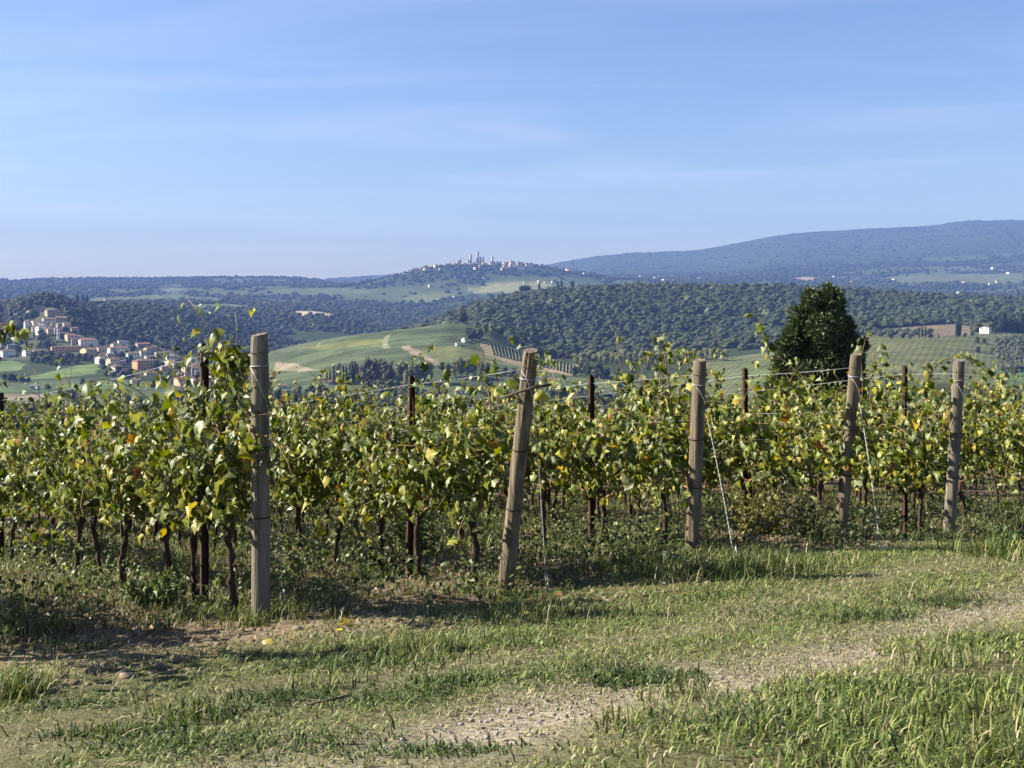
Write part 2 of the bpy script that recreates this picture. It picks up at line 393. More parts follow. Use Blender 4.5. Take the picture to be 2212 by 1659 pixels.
# land cover: fields as outlines on the ground
def field(pts, d0, d1): return np.array([hit(x, y, d0, d1) for x, y in pts])
def inside(P, x, y):
    r = np.zeros(np.shape(x), dtype=bool); n = len(P)
    for i in range(n):
        x1, y1 = P[i]; x2, y2 = P[(i + 1) % n]
        c = ((y1 > y) != (y2 > y)) & (x < (x2 - x1) * (y - y1) / (y2 - y1 + 1e-9) + x1)
        r ^= c
    return r
def ud_poly(pts):
    """outline given as (px, distance)"""
    return np.array([((x - W0 / 2) / F0 * d, d) for x, d in pts])
FIELDS = [   # outline, colour, mottle
 (ud_poly([(-900, 880), (560, 880), (640, 1000), (560, 1150), (470, 1100), (380, 1120), (-900, 1330)]), (0.072, 0.098, 0.048), 0.45),
 (field([(40, 818), (120, 800), (175, 788), (215, 787), (206, 808), (150, 815)], 950, 1400), (0.125, 0.175, 0.065), 0.3),
 (field([(-60, 783), (20, 780), (62, 786), (40, 800), (-60, 806)], 950, 1450), (0.11, 0.155, 0.06), 0.3),
 (field([(-60, 836), (120, 829), (300, 824), (350, 832), (330, 838), (-60, 850)], 880, 1200), (0.088, 0.128, 0.055), 0.35),
 (field([(-60, 853), (112, 851), (116, 866), (-60, 866)], 850, 1000), (0.20, 0.165, 0.11), 0.3),
 (ud_poly([(575, 960), (760, 880), (1250, 880), (1400, 930), (1250, 1130), (1180, 1180), (1090, 1250), (1010, 1290), (570, 1290)]), (0.078, 0.100, 0.050), 0.5),
 (field([(870, 757), (985, 748), (1060, 765), (1120, 790), (950, 783)], 900, 1240), (0.125, 0.140, 0.055), 0.35),
 (field([(640, 752), (700, 744), (800, 733), (850, 733), (820, 744), (700, 757)], 950, 1240), (0.14, 0.15, 0.055), 0.3),
 (field([(862, 747), (884, 745), (957, 786), (940, 789)], 900, 1200), (0.27, 0.21, 0.155), 0.3),
 (field([(830, 728), (844, 719), (838, 752), (826, 753)], 950, 1240), (0.20, 0.20, 0.12), 0.3),
 (field([(684, 742), (692, 741), (690, 750), (682, 750)], 950, 1240), (0.19, 0.19, 0.12), 0.3),
 (field([(592, 783), (640, 788), (700, 800), (620, 803), (590, 800)], 900, 1240), (0.24, 0.205, 0.14), 0.3),
 (field([(1030, 738), (1060, 737), (1250, 788), (1240, 812), (1160, 800), (1050, 768)], 950, 1320), (0.26, 0.205, 0.13), 0.25),
 (ud_poly([(1380, 860), (2260, 820), (3000, 840), (3000, 1330), (2230, 1330), (2110, 1290), (1880, 1270), (1700, 1190), (1520, 1080)]), (0.105, 0.120, 0.058), 0.45),
 (field([(1600, 782), (1680, 775), (1800, 770), (1800, 830), (1600, 830)], 850, 1250), (0.10, 0.13, 0.05), 0.3),
 (field([(1820, 732), (1900, 727), (2080, 729), (2092, 760), (2150, 800), (2160, 835), (1780, 835)], 840, 1300), (0.105, 0.115, 0.048), 0.35),
 (field([(1878, 722), (1900, 712), (2000, 703), (2060, 699), (2110, 708), (2100, 722), (1990, 727)], 1180, 1500), (0.17, 0.14, 0.09), 0.25),
 (field([(2150, 800), (2290, 775), (2290, 800), (2180, 830)], 840, 1300), (0.09, 0.145, 0.05), 0.2),
 (field([(630, 672), (680, 670), (722, 680), (716, 687), (640, 682)], 2300, 3000), (0.42, 0.34, 0.22), 0.2),
 (field([(395, 660), (480, 655), (560, 661), (520, 668), (420, 668)], 2600, 3600), (0.10, 0.125, 0.06), 0.3),
 (field([(180, 646), (330, 640), (470, 643), (480, 652), (200, 656)], 3000, 4300), (0.095, 0.12, 0.055), 0.3),
 (field([(1010, 622), (1080, 610), (1190, 610), (1200, 624), (1100, 632), (1020, 632)], 4000, 4700), (0.20, 0.21, 0.09), 0.25),
 (field([(870, 640), (960, 633), (1000, 640), (930, 652), (880, 655)], 3300, 4300), (0.11, 0.135, 0.06), 0.3),
 (field([(1210, 620), (1500, 618), (1700, 620), (1600, 630), (1250, 632)], 4000, 4700), (0.115, 0.14, 0.065), 0.3),
 (field([(1690, 603), (1740, 597), (1790, 604), (1740, 608)], 4700, 6500), (0.30, 0.235, 0.155), 0.2),
 (field([(1900, 600), (2000, 593), (2212, 590), (2212, 612), (1950, 618)], 4700, 6500), (0.10, 0.125, 0.06), 0.3),
 (field([(560, 625), (700, 622), (830, 626), (760, 636), (600, 636)], 3900, 4900), (0.095, 0.12, 0.055), 0.3),
]
VILLAGE = field([(-60, 735), (20, 725), (70, 690), (75, 668), (132, 668), (150, 690), (215, 722), (330, 742), (420, 770), (520, 790), (560, 835), (380, 836), (330, 800), (200, 775), (90, 778), (-60, 775)], 1000, 1700)

TOWNHILL = ud_poly([(840, 4640), (1000, 4560), (1190, 4560), (1330, 4640), (1330, 5200), (840, 5200)])
def landcover(X, Y):
    n1 = fbm(X / 30, Y / 30, 41, 4); n2 = fbm(X / 260, Y / 200, 51, 4)
    c = np.zeros(np.shape(X) + (3,))
    wood = np.array([0.035, 0.05, 0.018]); mead = np.array([0.075, 0.10, 0.042]); far = np.array([0.045, 0.062, 0.03])
    t = np.clip((n2 - 0.53) * 9, 0, 1)[..., None] * (~inside(TOWNHILL, X, Y))[..., None] * (Y > 3100)[..., None] * (Y < 6600)[..., None]
    c[...] = wood * (1 - t) + mead * t
    g = np.clip((Y - 6700) / 400, 0, 1)[..., None]; c = c * (1 - g) + far * g
    near = (Y < 300)[..., None]; c = np.where(near, np.array([0.09, 0.10, 0.04]), c)
    jx = (fbm(X / 18, Y / 18, 63, 3) - .5) * 9; jy = (fbm(X / 22 + 7, Y / 22, 65, 3) - .5) * 14
    for P, col, mt in FIELDS:
        m = inside(P, X + jx, Y + jy)
        if m.any():
            v = 1 + (n1[m] - 0.5) * 1.6 * mt + (fbm(X[m] / 90 + Y[m] / 60, Y[m] / 7 - X[m] / 50, 61, 3) - 0.5) * 2.4 * mt
            c[m] = np.array(col) * v[:, None]
    m = inside(VILLAGE, X, Y); c[m] = np.array([0.075, 0.085, 0.045]) * (0.8 + 0.4 * n1[m])[:, None]
    return c * 0.72
def is_field(X, Y):
    r = inside(VILLAGE, X, Y)
    for P, col, mt in FIELDS: r |= inside(P, X, Y)
    return r

def land_mat():
    m, nt, b, out = newmat('land'); N = nt.nodes; L = nt.links
    a = N.new('ShaderNodeAttribute'); a.attribute_name = 'Col'
    t = N.new('ShaderNodeTexCoord'); n = N.new('ShaderNodeTexNoise'); n.inputs['Scale'].default_value = 0.05; n.inputs['Detail'].default_value = 9
    n.inputs['Roughness'].default_value = 0.75
    L.new(t.outputs['Object'], n.inputs['Vector'])
    mr = N.new('ShaderNodeMapRange'); mr.inputs[1].default_value = 0.3; mr.inputs[2].default_value = 0.7; mr.inputs[3].default_value = 0.62; mr.inputs[4].default_value = 1.38
    L.new(n.outputs[0], mr.inputs[0])
    ra = N.new('ShaderNodeAttribute'); ra.attribute_name = 'row'
    mpg = N.new('ShaderNodeMapping'); mpg.inputs['Rotation'].default_value = (0, 0, R(24)); L.new(t.outputs['Object'], mpg.inputs[0])
    wv = N.new('ShaderNodeTexWave'); wv.inputs['Scale'].default_value = 0.052; wv.inputs['Distortion'].default_value = 1.2; wv.inputs['Detail Scale'].default_value = 0.6; L.new(mpg.outputs[0], wv.inputs[0])
    w1 = N.new('ShaderNodeMath'); w1.operation = 'MULTIPLY_ADD'; w1.inputs[1].default_value = 0.34; w1.inputs[2].default_value = -0.17; L.new(wv.outputs[1], w1.inputs[0])
    w2 = N.new('ShaderNodeMath'); w2.operation = 'MULTIPLY'; L.new(w1.outputs[0], w2.inputs[0]); L.new(ra.outputs['Fac'], w2.inputs[1])
    w3 = N.new('ShaderNodeMath'); w3.operation = 'ADD'; L.new(w2.outputs[0], w3.inputs[0]); L.new(mr.outputs[0], w3.inputs[1])
    hs = N.new('ShaderNodeHueSaturation'); L.new(a.outputs['Color'], hs.inputs['Color']); L.new(w3.outputs[0], hs.inputs['Value'])
    L.new(hs.outputs[0], b.inputs['Base Color']); b.inputs['Roughness'].default_value = 1.0; b.inputs['Specular IOR Level'].default_value = 0.05
    bp = N.new('ShaderNodeBump'); bp.inputs['Strength'].default_value = 0.5; bp.inputs['Distance'].default_value = 3.0
    L.new(n.outputs[0], bp.inputs['Height']); L.new(bp.outputs[0], b.inputs['Normal'])
    return m
uu = np.concatenate([np.linspace(-0.64, -0.5, 30, endpoint=False), np.linspace(-0.5, 0.5, 640, endpoint=False), np.linspace(0.5, 0.64, 30)])
dd = np.concatenate([np.geomspace(55, 850, 50, endpoint=False), np.geomspace(850, 1480, 200, endpoint=False), np.geomspace(1480, 10500, 160)])
NC, NR = len(uu), len(dd)
U, DD = np.meshgrid(uu, dd)
X = U * DD; Z = terr(U, DD) - np.clip((85 - DD) / 30, 0, 1) * 0.5
ii = (np.arange(NR - 1)[:, None] * NC + np.arange(NC - 1)[None, :]).ravel()
Fq = np.stack([ii, ii + 1, ii + NC + 1, ii + NC], 1)
me = mesh_np('terrain', np.stack([X, DD, Z], -1).reshape(-1, 3), Fq, land_mat(), landcover(X, DD).reshape(-1, 3), True)
rw = np.zeros(X.shape)
for q in (5, 6, 7, 13, 15): rw = np.maximum(rw, inside(FIELDS[q][0], X, DD) * 1.0)
at_ = me.attributes.new('row', 'FLOAT', 'POINT'); at_.data.foreach_set('value', rw.ravel().astype(np.float32))
o = obj('terrain', me); tag(o, 'rolling hills, valley and distant wooded mountain beyond the vineyard', 'hills', kind='structure')

# near ground: the vineyard slope and the grassy lane
def rs(X, Y): return (X - P1[0]) * RD[0] + (Y - P1[1]) * RD[1], (X - P1[0]) * HD[0] + (Y - P1[1]) * HD[1]
def ground_mat():
    m, nt, b, out = newmat('soil'); N = nt.nodes; L = nt.links
    a = N.new('ShaderNodeAttribute'); a.attribute_name = 'Col'
    t = N.new('ShaderNodeTexCoord')
    n = N.new('ShaderNodeTexNoise'); n.inputs['Scale'].default_value = 26; n.inputs['Detail'].default_value = 8; n.inputs['Roughness'].default_value = 0.7
    L.new(t.outputs['Object'], n.inputs['Vector'])
    mr = N.new('ShaderNodeMapRange'); mr.inputs[1].default_value = 0.3; mr.inputs[2].default_value = 0.7; mr.inputs[3].default_value = 0.5; mr.inputs[4].default_value = 1.5
    L.new(n.outputs[0], mr.inputs[0])
    hs = N.new('ShaderNodeHueSaturation'); L.new(a.outputs['Color'], hs.inputs['Color']); L.new(mr.outputs[0], hs.inputs['Value'])
    L.new(hs.outputs[0], b.inputs['Base Color']); b.inputs['Roughness'].default_value = 1.0; b.inputs['Specular IOR Level'].default_value = 0.1
    bp = N.new('ShaderNodeBump'); bp.inputs['Strength'].default_value = 0.8; bp.inputs['Distance'].default_value = 0.03
    L.new(n.outputs[0], bp.inputs['Height']); L.new(bp.outputs[0], b.inputs['Normal'])
    return m
def track_w(X, Y):
    """1 on the two worn wheel tracks of the lane"""
    r, s = rs(X, Y)
    wob = (fbm(s * 0.5, s * 0 + 2, 71, 2) - 0.5) * 0.25
    fade = np.interp(s, [-2, -1, 0, .9, 2.2, 5], [.35, .8, 1.0, .95, .6, .45])
    t1 = np.exp(-((r + TR1 + wob * 1.5) / 0.42) ** 2) * fade * .95; t2 = np.exp(-((r + TR2 + wob) / 0.26) ** 2) * 0.32
    return np.clip(np.maximum(t1, t2) * (0.15 + 1.5 * fbm(X * 1.7, Y * 1.7, 73, 4)), 0, 1)
TR1, TR2 = 3.7, 2.45
xs = np.concatenate([np.linspace(-48, -9, 60, endpoint=False), np.linspace(-9, 10, 330, endpoint=False), np.linspace(10, 48, 60)])
ys = np.concatenate([np.linspace(-14, 3, 14, endpoint=False), np.linspace(3, 16, 240, endpoint=False), np.geomspace(16, 84, 90)])
GX, GY = np.meshgrid(xs, ys)
GZ = gz(GX, GY) - np.where(GY > 83, 1.0, 0) - 0.035 * track_w(GX, GY)
r_, s_ = rs(GX, GY)
soil = np.array([0.105, 0.079, 0.052]); straw = np.array([0.20, 0.155, 0.10]); turf = np.array([0.085, 0.085, 0.040]); grav = np.array([0.22, 0.205, 0.18])
k1 = fbm(GX * 1.6, GY * 1.6, 81, 4)[..., None]
verge = np.clip((r_ + 1.3) / 0.5, 0, 1)[..., None]
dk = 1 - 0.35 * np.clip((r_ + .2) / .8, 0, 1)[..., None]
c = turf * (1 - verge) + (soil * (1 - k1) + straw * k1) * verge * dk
tw = track_w(GX, GY)[..., None]; c = c * (1 - tw) + (straw * .6 + grav * .6) * tw
nx, ny = len(xs), len(ys)
ii = (np.arange(ny - 1)[:, None] * nx + np.arange(nx - 1)[None, :]).ravel()
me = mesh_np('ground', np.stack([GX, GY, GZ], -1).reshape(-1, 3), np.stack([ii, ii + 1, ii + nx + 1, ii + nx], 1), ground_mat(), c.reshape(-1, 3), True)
o = obj('ground', me); tag(o, 'dry soil of the vineyard slope and its grassy lane', 'ground', kind='structure')
# ------------------------------------------------------------------ vines, posts and wires
NK = 9
def leaf_shape(kind):
    """lobed vine leaf, about 1 across, stalk at the origin, tip towards +y, upper face +z"""
    q = np.random.default_rng(100 + kind)
    lob = q.uniform(0.9, 1.12, 12); wid = q.uniform(0.5, 1.0)
    out = [(0.0, 0.0), (0.20, -0.16), (0.47, -0.02), (0.44, 0.24), (0.57, 0.44), (0.36, 0.62), (0.0, 0.94),
           (-0.36, 0.62), (-0.57, 0.44), (-0.44, 0.24), (-0.47, -0.02), (-0.20, -0.16)]
    fold, curl, cup, tw = q.uniform(-1.0, 2.0), q.uniform(0.3, 1.4), q.uniform(-0.7, 0.7), q.uniform(-.5, .5)
    P = []
    for i, (x, y) in enumerate(out + [(0.0, 0.34)]):
        if 0 < i < 12: x, y = x * lob[i], y * lob[i]
        th = x * fold * 1.3                                     # roll the blade about its midrib
        X_, Z_ = (math.sin(th) / (fold * 1.3) if abs(fold) > .05 else x), 0.0
        Z_ = (1 - math.cos(th)) / (fold * 1.3 if abs(fold) > .05 else 1) * 1.6
        yy = max(y - 0.15, 0); z = Z_ - curl * yy ** 2 * 0.9 + cup * x * (y - 0.3) + tw * x * y + q.uniform(-.05, .05)
        P.append((X_ * wid, y * (1 - 0.22 * curl * yy), z))
    n = len(out)
    return np.array(P), np.array([(n, i, (i + 1) % n) for i in range(n)])
LEAF = [leaf_shape(k) for k in range(NK)]
PAL = np.array([(0.048, 0.070, 0.009), (0.082, 0.106, 0.012), (0.140, 0.156, 0.018), (0.225, 0.220, 0.030), (0.31, 0.275, 0.055),
                (0.165, 0.185, 0.09), (0.40, 0.28, 0.028), (0.20, 0.10, 0.02)])
PALW = np.array([0.26, 0.25, 0.19, 0.12, 0.06, 0.10, 0.010, 0.014])
def leaf_frames(nrm, tip):
    z = nrm / np.linalg.norm(nrm, axis=1, keepdims=True)
    y = tip - z * (tip * z).sum(1, keepdims=True); y /= np.linalg.norm(y, axis=1, keepdims=True) + 1e-9
    x = np.cross(y, z)
    return np.stack([x, y, z], 2)           # columns
def leaves_mesh(name, pos, frm, size, kind, colr, mat):
    VV, FF, CC, n0 = [], [], [], 0
    for k in range(NK):
        w = np.nonzero(kind == k)[0]
        if not len(w): continue
        P, F = LEAF[k]
        v = np.einsum('nij,pj->npi', frm[w], P) * size[w][:, None, None] + pos[w][:, None, :]
        c = np.repeat(colr[w][:, None, :], len(P), 1)
        edge = rng.uniform(0.75, 1.25, (len(w), len(P), 1)); c = c * edge
        VV.append(v.reshape(-1, 3)); CC.append(c.reshape(-1, 3))
        FF.append((F[None] + (n0 + np.arange(len(w)) * len(P))[:, None, None]).reshape(-1, 3)); n0 += len(w) * len(P)
    return mesh_np(name, np.concatenate(VV), np.concatenate(FF), mat, np.concatenate(CC))
def pick_col(n, warm=1.0):
    w = PALW.copy(); w[3:5] *= warm; w[6:] *= warm; w /= w.sum()
    i = rng.choice(len(PAL), n, p=w)
    return i, PAL[i] * rng.uniform(0.75, 1.25, (n, 1))
SIDE = np.array([-0.797, -0.604, 0.0])      # the sunlit side of a row
ALONG = np.array([RD[0], RD[1], -0.138])
UP = np.array([0, 0, 1.0])
def shoot(p0, d0, length, stiff, step=0.062):
    """a cane: rises, then bends over under its weight"""
    n = max(3, int(length / step)); P = [np.array(p0, float)]; d = np.array(d0, float); d /= np.linalg.norm(d)
    for i in range(n):
        d = d + rng.normal(0, 0.09, 3) + np.array([0, 0, -stiff * (i / n)])
        d /= np.linalg.norm(d); P.append(P[-1] + d * step)
    return P
def grow_vine(top=1.65, n_shoot=13, span=0.45, warm=1.0, leafmul=1.0, extra=(), low=0.0, paths=()):
    """returns trunk MB, cane MB, leaf arrays (positions relative to the vine's foot)"""
    tr, cn = MB(), MB()
    hx = rng.normal(0, 0.05, 2); hz = rng.uniform(0.54, 0.70)
    pts, rad = [], []
    ph = rng.uniform(0, 6)
    am = rng.uniform(0.008, 0.03); fq = rng.uniform(2.5, 6.5)
    for i in range(13):
        t = i / 12
        w = am * (math.sin(ph + t * fq) - math.sin(ph))
        pts.append((hx[0] * t + w + rng.normal(0, 0.006), hx[1] * t + 0.6 * w + rng.normal(0, 0.006), -0.08 + t * (hz + 0.08)))
        rad.append(0.030 - 0.008 * t + rng.normal(0, 0.0045) + (0.012 if i in (0, 1, 11, 12) else 0) + (0.006 if rng.random() < .2 else 0))
    tr.tube(pts, rad, 8, wob=0.28)
    for q in range(2):                                      # knuckles of old wood at the head
        e_ = np.array(pts[-1]) + np.array([rng.normal(0, .05), rng.normal(0, .05), rng.uniform(.05, .12)])
        tr.tube([pts[-2], pts[-1], e_], [.02, .018, .01], 6, wob=.25)
    head = np.array(pts[-1])
    P_, N_, T_, S_ = [], [], [], []
    for sgn in (-1, 1):                                     # two arms along the wire
        a = [head, head + ALONG * sgn * 0.14 + UP * 0.05, head + ALONG * sgn * span * 0.6 + UP * 0.10 + rng.normal(0, .015, 3), head + ALONG * sgn * span + UP * 0.09]
        cn.tube(a, [0.016, 0.013, 0.010, 0.006], 5, wob=0.1)
    starts = list(rng.uniform(-span, span, n_shoot))
    sp = [(s, None) for s in starts] + [(e[0], e) for e in extra]
    for s, e in sp:
        p0 = head + ALONG * s + UP * 0.09 + SIDE * rng.normal(0, 0.02)
        if e is None:
            L = max(0.4, (top - hz) * rng.choice((rng.uniform(0.55, 1.0), rng.uniform(0.85, 1.15), rng.uniform(1.1, 1.42))))
            d = UP * 1.0 + ALONG * rng.normal(0, 0.28) + SIDE * rng.normal(0.06, 0.26)
            st = rng.uniform(0.02, 0.24)
        else:
            L = e[1]; d = UP * 1.0 + ALONG * e[2] + SIDE * e[3]; st = e[4]
        if e is None and rng.random() < low:                # a cane that hangs down
            d = SIDE * rng.uniform(0.5, 1.0) + ALONG * rng.normal(0, .4) + UP * 0.3; st = 0.5; L = rng.uniform(0.5, 0.8)
        Q = shoot(p0, d, L, st)
        cn.tube([Q[i] for i in range(0, len(Q), 3)] + [Q[-1]], [0.0055 - 0.0032 * i / (len(Q) / 3 + 1) for i in range(len(range(0, len(Q), 3)) + 1)], 4, cap=False)
        for i in range(1, len(Q)):
            m = (2.5 if i < len(Q) * 0.74 else 1.0)
            m = rng.poisson(m * 0.95 * leafmul) if e is None else rng.poisson(1.7)
            for _ in range(m):
                sd_ = 1 if rng.random() < 0.62 else -1
                pet = SIDE * sd_ * rng.uniform(0.02, 0.17) + ALONG * rng.normal(0, 0.08) + UP * rng.normal(-0.03, 0.06)
                P_.append(Q[i] + pet)
                N_.append(SIDE * sd_ * rng.uniform(0.4, 1.0) + UP * rng.uniform(0.0, 0.6) + rng.normal(0, 0.45, 3))
                T_.append(-UP * rng.uniform(0.7, 1.3) + SIDE * sd_ * 0.25 + rng.normal(0, 0.36, 3))
                S_.append((0.042 + 0.078 * rng.random()) * (0.72 if i > len(Q) * 0.85 else 1.0))
    if rng.random() < .6:                                   # suckers low on the trunk
        for _ in range(rng.integers(10, 42)):
            z_ = rng.uniform(.04, .5); sd_ = 1 if rng.random() < .6 else -1
            P_.append(np.array([hx[0] * z_ / hz, hx[1] * z_ / hz, z_]) + ALONG * rng.normal(0, .12) + SIDE * sd_ * rng.uniform(.02, .16)); N_.append(SIDE * sd_ + UP * rng.uniform(0, .8) + rng.normal(0, .4, 3))
            T_.append(-UP * rng.uniform(.2, 1) + rng.normal(0, .5, 3)); S_.append(rng.uniform(.04, .085))
    n_low = len(P_)
    for Q, dens in paths:
        cn.tube(Q, [0.0085 - 0.005 * i / len(Q) for i in range(len(Q))], 5, cap=False)
        for i in range(2, len(Q)):
            for _ in range(rng.poisson(dens * (1.6 if i > len(Q) - 5 else 1))):
                P_.append(Q[i] + rng.normal(0, 0.035, 3)); N_.append(SIDE * rng.uniform(-.3, 1) + UP * rng.uniform(0, .9) + rng.normal(0, .4, 3)); T_.append(-UP * rng.uniform(.4, 1) + rng.normal(0, .45, 3)); S_.append(rng.uniform(.06, .12))
    P_ = np.array(P_); ok = P_[:, 2] > np.where(rng.random(len(P_)) < .4, .03, .46)
    P_, N_, T_, S_ = P_[ok], np.array(N_)[ok], np.array(T_)[ok], np.array(S_)[ok]
    ci, cc = pick_col(len(P_), warm)
    return tr, cn, P_, leaf_frames(N_, T_), S_, rng.integers(0, NK, len(P_)), ci, cc

# shared single leaves, one mesh for each shape and tint
LEAFME = {}
def leaf_me(k, ci):
    if (k, ci) not in LEAFME:
        P, F = LEAF[k]
        LEAFME[(k, ci)] = mesh_np('leaf', P, F, M['vine_leaf'], np.repeat(PAL[ci][None], len(P), 0) * rng.uniform(0.8, 1.2, (len(P), 1)))
    return LEAFME[(k, ci)]

ROWNAME = {0: 'the row just outside the left edge', 1: 'the row of the tall upright post', 2: 'the row of the leaning split post',
           3: 'the row of the third post', 4: 'the row of the fourth post', 5: 'the row of the rightmost post'}
for k in range(6, 12): ROWNAME[k] = 'the %s row beyond the rightmost post' % ORD[k - 6]
def row_pt(k, t):
    return P1 + HD * ROW * (k - 1) + RD * t
def row_pos(k, t, across=0.0):
    p = row_pt(k, t) + np.array([-0.797, -0.604]) * across
    return np.array([p[0], p[1], gzf(p[0], p[1])])

# where the rows rise and dip: top of the canopy by row and distance along the row
TOPS = {
 0: ([0, 30], [1.8, 1.8]),
 1: ([0, 0.6, 1.3, 2.1, 2.6, 3.1, 4.3, 5.2, 6.5, 9, 30], [1.75, 2.05, 1.75, 1.40, 1.72, 2.10, 2.02, 1.82, 1.75, 1.7, 1.7]),
 2: ([0, 0.5, 1.2, 2.0, 2.8, 3.4, 4.1, 4.8, 6.2, 30], [1.75, 1.95, 1.72, 1.62, 1.68, 2.05, 2.05, 1.8, 1.75, 1.75]),
 3: ([0, 0.9, 1.8, 2.7, 4, 30], [1.88, 2.02, 1.90, 1.76, 1.78, 1.75]),
 4: ([0, 0.9, 1.8, 2.7, 3.6, 30], [1.84, 1.88, 1.94, 2.02, 1.85, 1.8]),
 5: ([0, 0.9, 1.8, 2.7, 3.6, 30], [1.92, 1.85, 1.80, 1.84, 1.85, 1.8]),
}
# canes that stand or lean out: (row, vine) -> [(along, length, lean along, lean out, bend)]
EXTRA = {
 
 (1, 0): [(0.05, 1.45, 0.12, 0.0, 0.0), (-0.2, 1.25, -0.1, 0.1, 0.05), (0.2, 1.3, 0.0, 0.05, 0.02), (-0.32, 1.15, -0.2, 0.0, 0.1)],
 (1, 3): [(0.1, 1.5, 0.0, 0.0, 0.03), (-0.1, 1.4, 0.05, 0.0, 0.05), (0.25, 1.35, 0.1, 0.0, .05)], (1, 4): [(0.1, 1.4, 0.0, 0.0, 0.03), (-0.2, 1.3, 0.05, 0.0, 0.05)],
 (2, 0): [(0.2, 1.45, 0.1, 0.0, 0.03), (0.0, 1.35, 0.0, 0.0, 0.05), (-0.15, 1.3, 0.1, 0.05, 0.06)], (2, 3): [(0.1, 1.45, 0, 0, .05), (-.2, 1.4, 0, 0, .08)], (2, 4): [(0.1, 1.4, 0, 0, .05)],
 (2, 5): [(0.1, 1.4, -0.1, 0.0, 0.1), (-0.1, 1.45, -0.25, 0.0, 0.12)],
 (3, 0): [(0.1, 1.35, 0.2, 0.0, 0.15), (0.25, 1.5, 0.1, 0.05, 0.1)],
 (3, 1): [(0.0, 1.45, 0.1, 0.0, 0.08), (0.2, 1.35, 0.3, 0.0, 0.2)],
 (4, 1): [(0.0, 1.4, 0.2, 0.1, 0.1)],
 (4, 2): [(0.2, 1.3, -0.1, 0.1, 0.1)],
 (5, 0): [(0.2, 1.35, 0.25, 0.0, 0.2)],
 (5, 1): [(0.0, 1.3, 0.0, 0.0, 0.12), (0.25, 1.4, 0.1, 0.05, 0.18)],
 (4, 0): [(-0.2, 1.5, -0.55, 0.0, 0.1)],
}
PATHS = {   # (row, vine): measured course of a long cane, and how leafy it is
 (0, 0): [([(-130, 1000), (-95, 820), (-60, 735), (-15, 702), (25, 700), (52, 722), (58, 745)], 1.1), ([(-110, 900), (-70, 760), (-20, 725), (10, 712), (30, 735)], 1.0)],
 (1, 0): [([(505, 950), (492, 830), (484, 770), (476, 722)], .45), ([(520, 900), (516, 800), (505, 760), (492, 770)], 1.2), ([(468, 930), (476, 830), (490, 775), (498, 760)], 1.3), ([(535, 930), (530, 830), (524, 780), (515, 765)], 1.3), ([(480, 960), (470, 880), (462, 830), (455, 800)], 1.0)],
 (2, 0): [([(1070, 960), (1052, 830), (1042, 770), (1033, 738)], .35), ([(1060, 960), (1075, 860), (1072, 800), (1062, 790)], .8)],
 (2, 3): [([(720, 960), (705, 860), (690, 815), (715, 822), (745, 838), (762, 850)], .9)],
 (3, 0): [([(1455, 900), (1440, 800), (1432, 748), (1426, 735), (1440, 748)], .6), ([(1440, 900), (1420, 790), (1395, 775), (1370, 785)], 1.0)],
 (4, 1): [([(1682, 900), (1668, 790), (1655, 735), (1636, 690), (1616, 678)], .75)],
 (5, 1): [([(1885, 900), (1876, 810), (1888, 762), (1905, 760), (1914, 790)], .7)],
 (5, 0): [([(2030, 900), (2006, 815), (2030, 780), (2075, 768), (2110, 778), (2138, 800)], 1.0), ([(2010, 900), (1998, 810), (2005, 780), (2030, 790)], .9)],
}
def path_pts(p, pts, lift=-0.03):
    Q = [np.array([(x - W0 / 2) / F0 * (p[1] + lift), p[1] + lift, EZ - (y - HOR) / F0 * (p[1] + lift)]) - p for x, y in pts]
    out = []
    for i in range(len(Q) - 1):
        n = max(2, int(np.linalg.norm(Q[i + 1] - Q[i]) / 0.055))
        out += [Q[i] + (Q[i + 1] - Q[i]) * j / n + rng.normal(0, .006, 3) for j in range(n)]
    return out + [Q[-1]]
TREE_AT = np.array([(1765 - W0 / 2) / F0 * 41, 41.0])
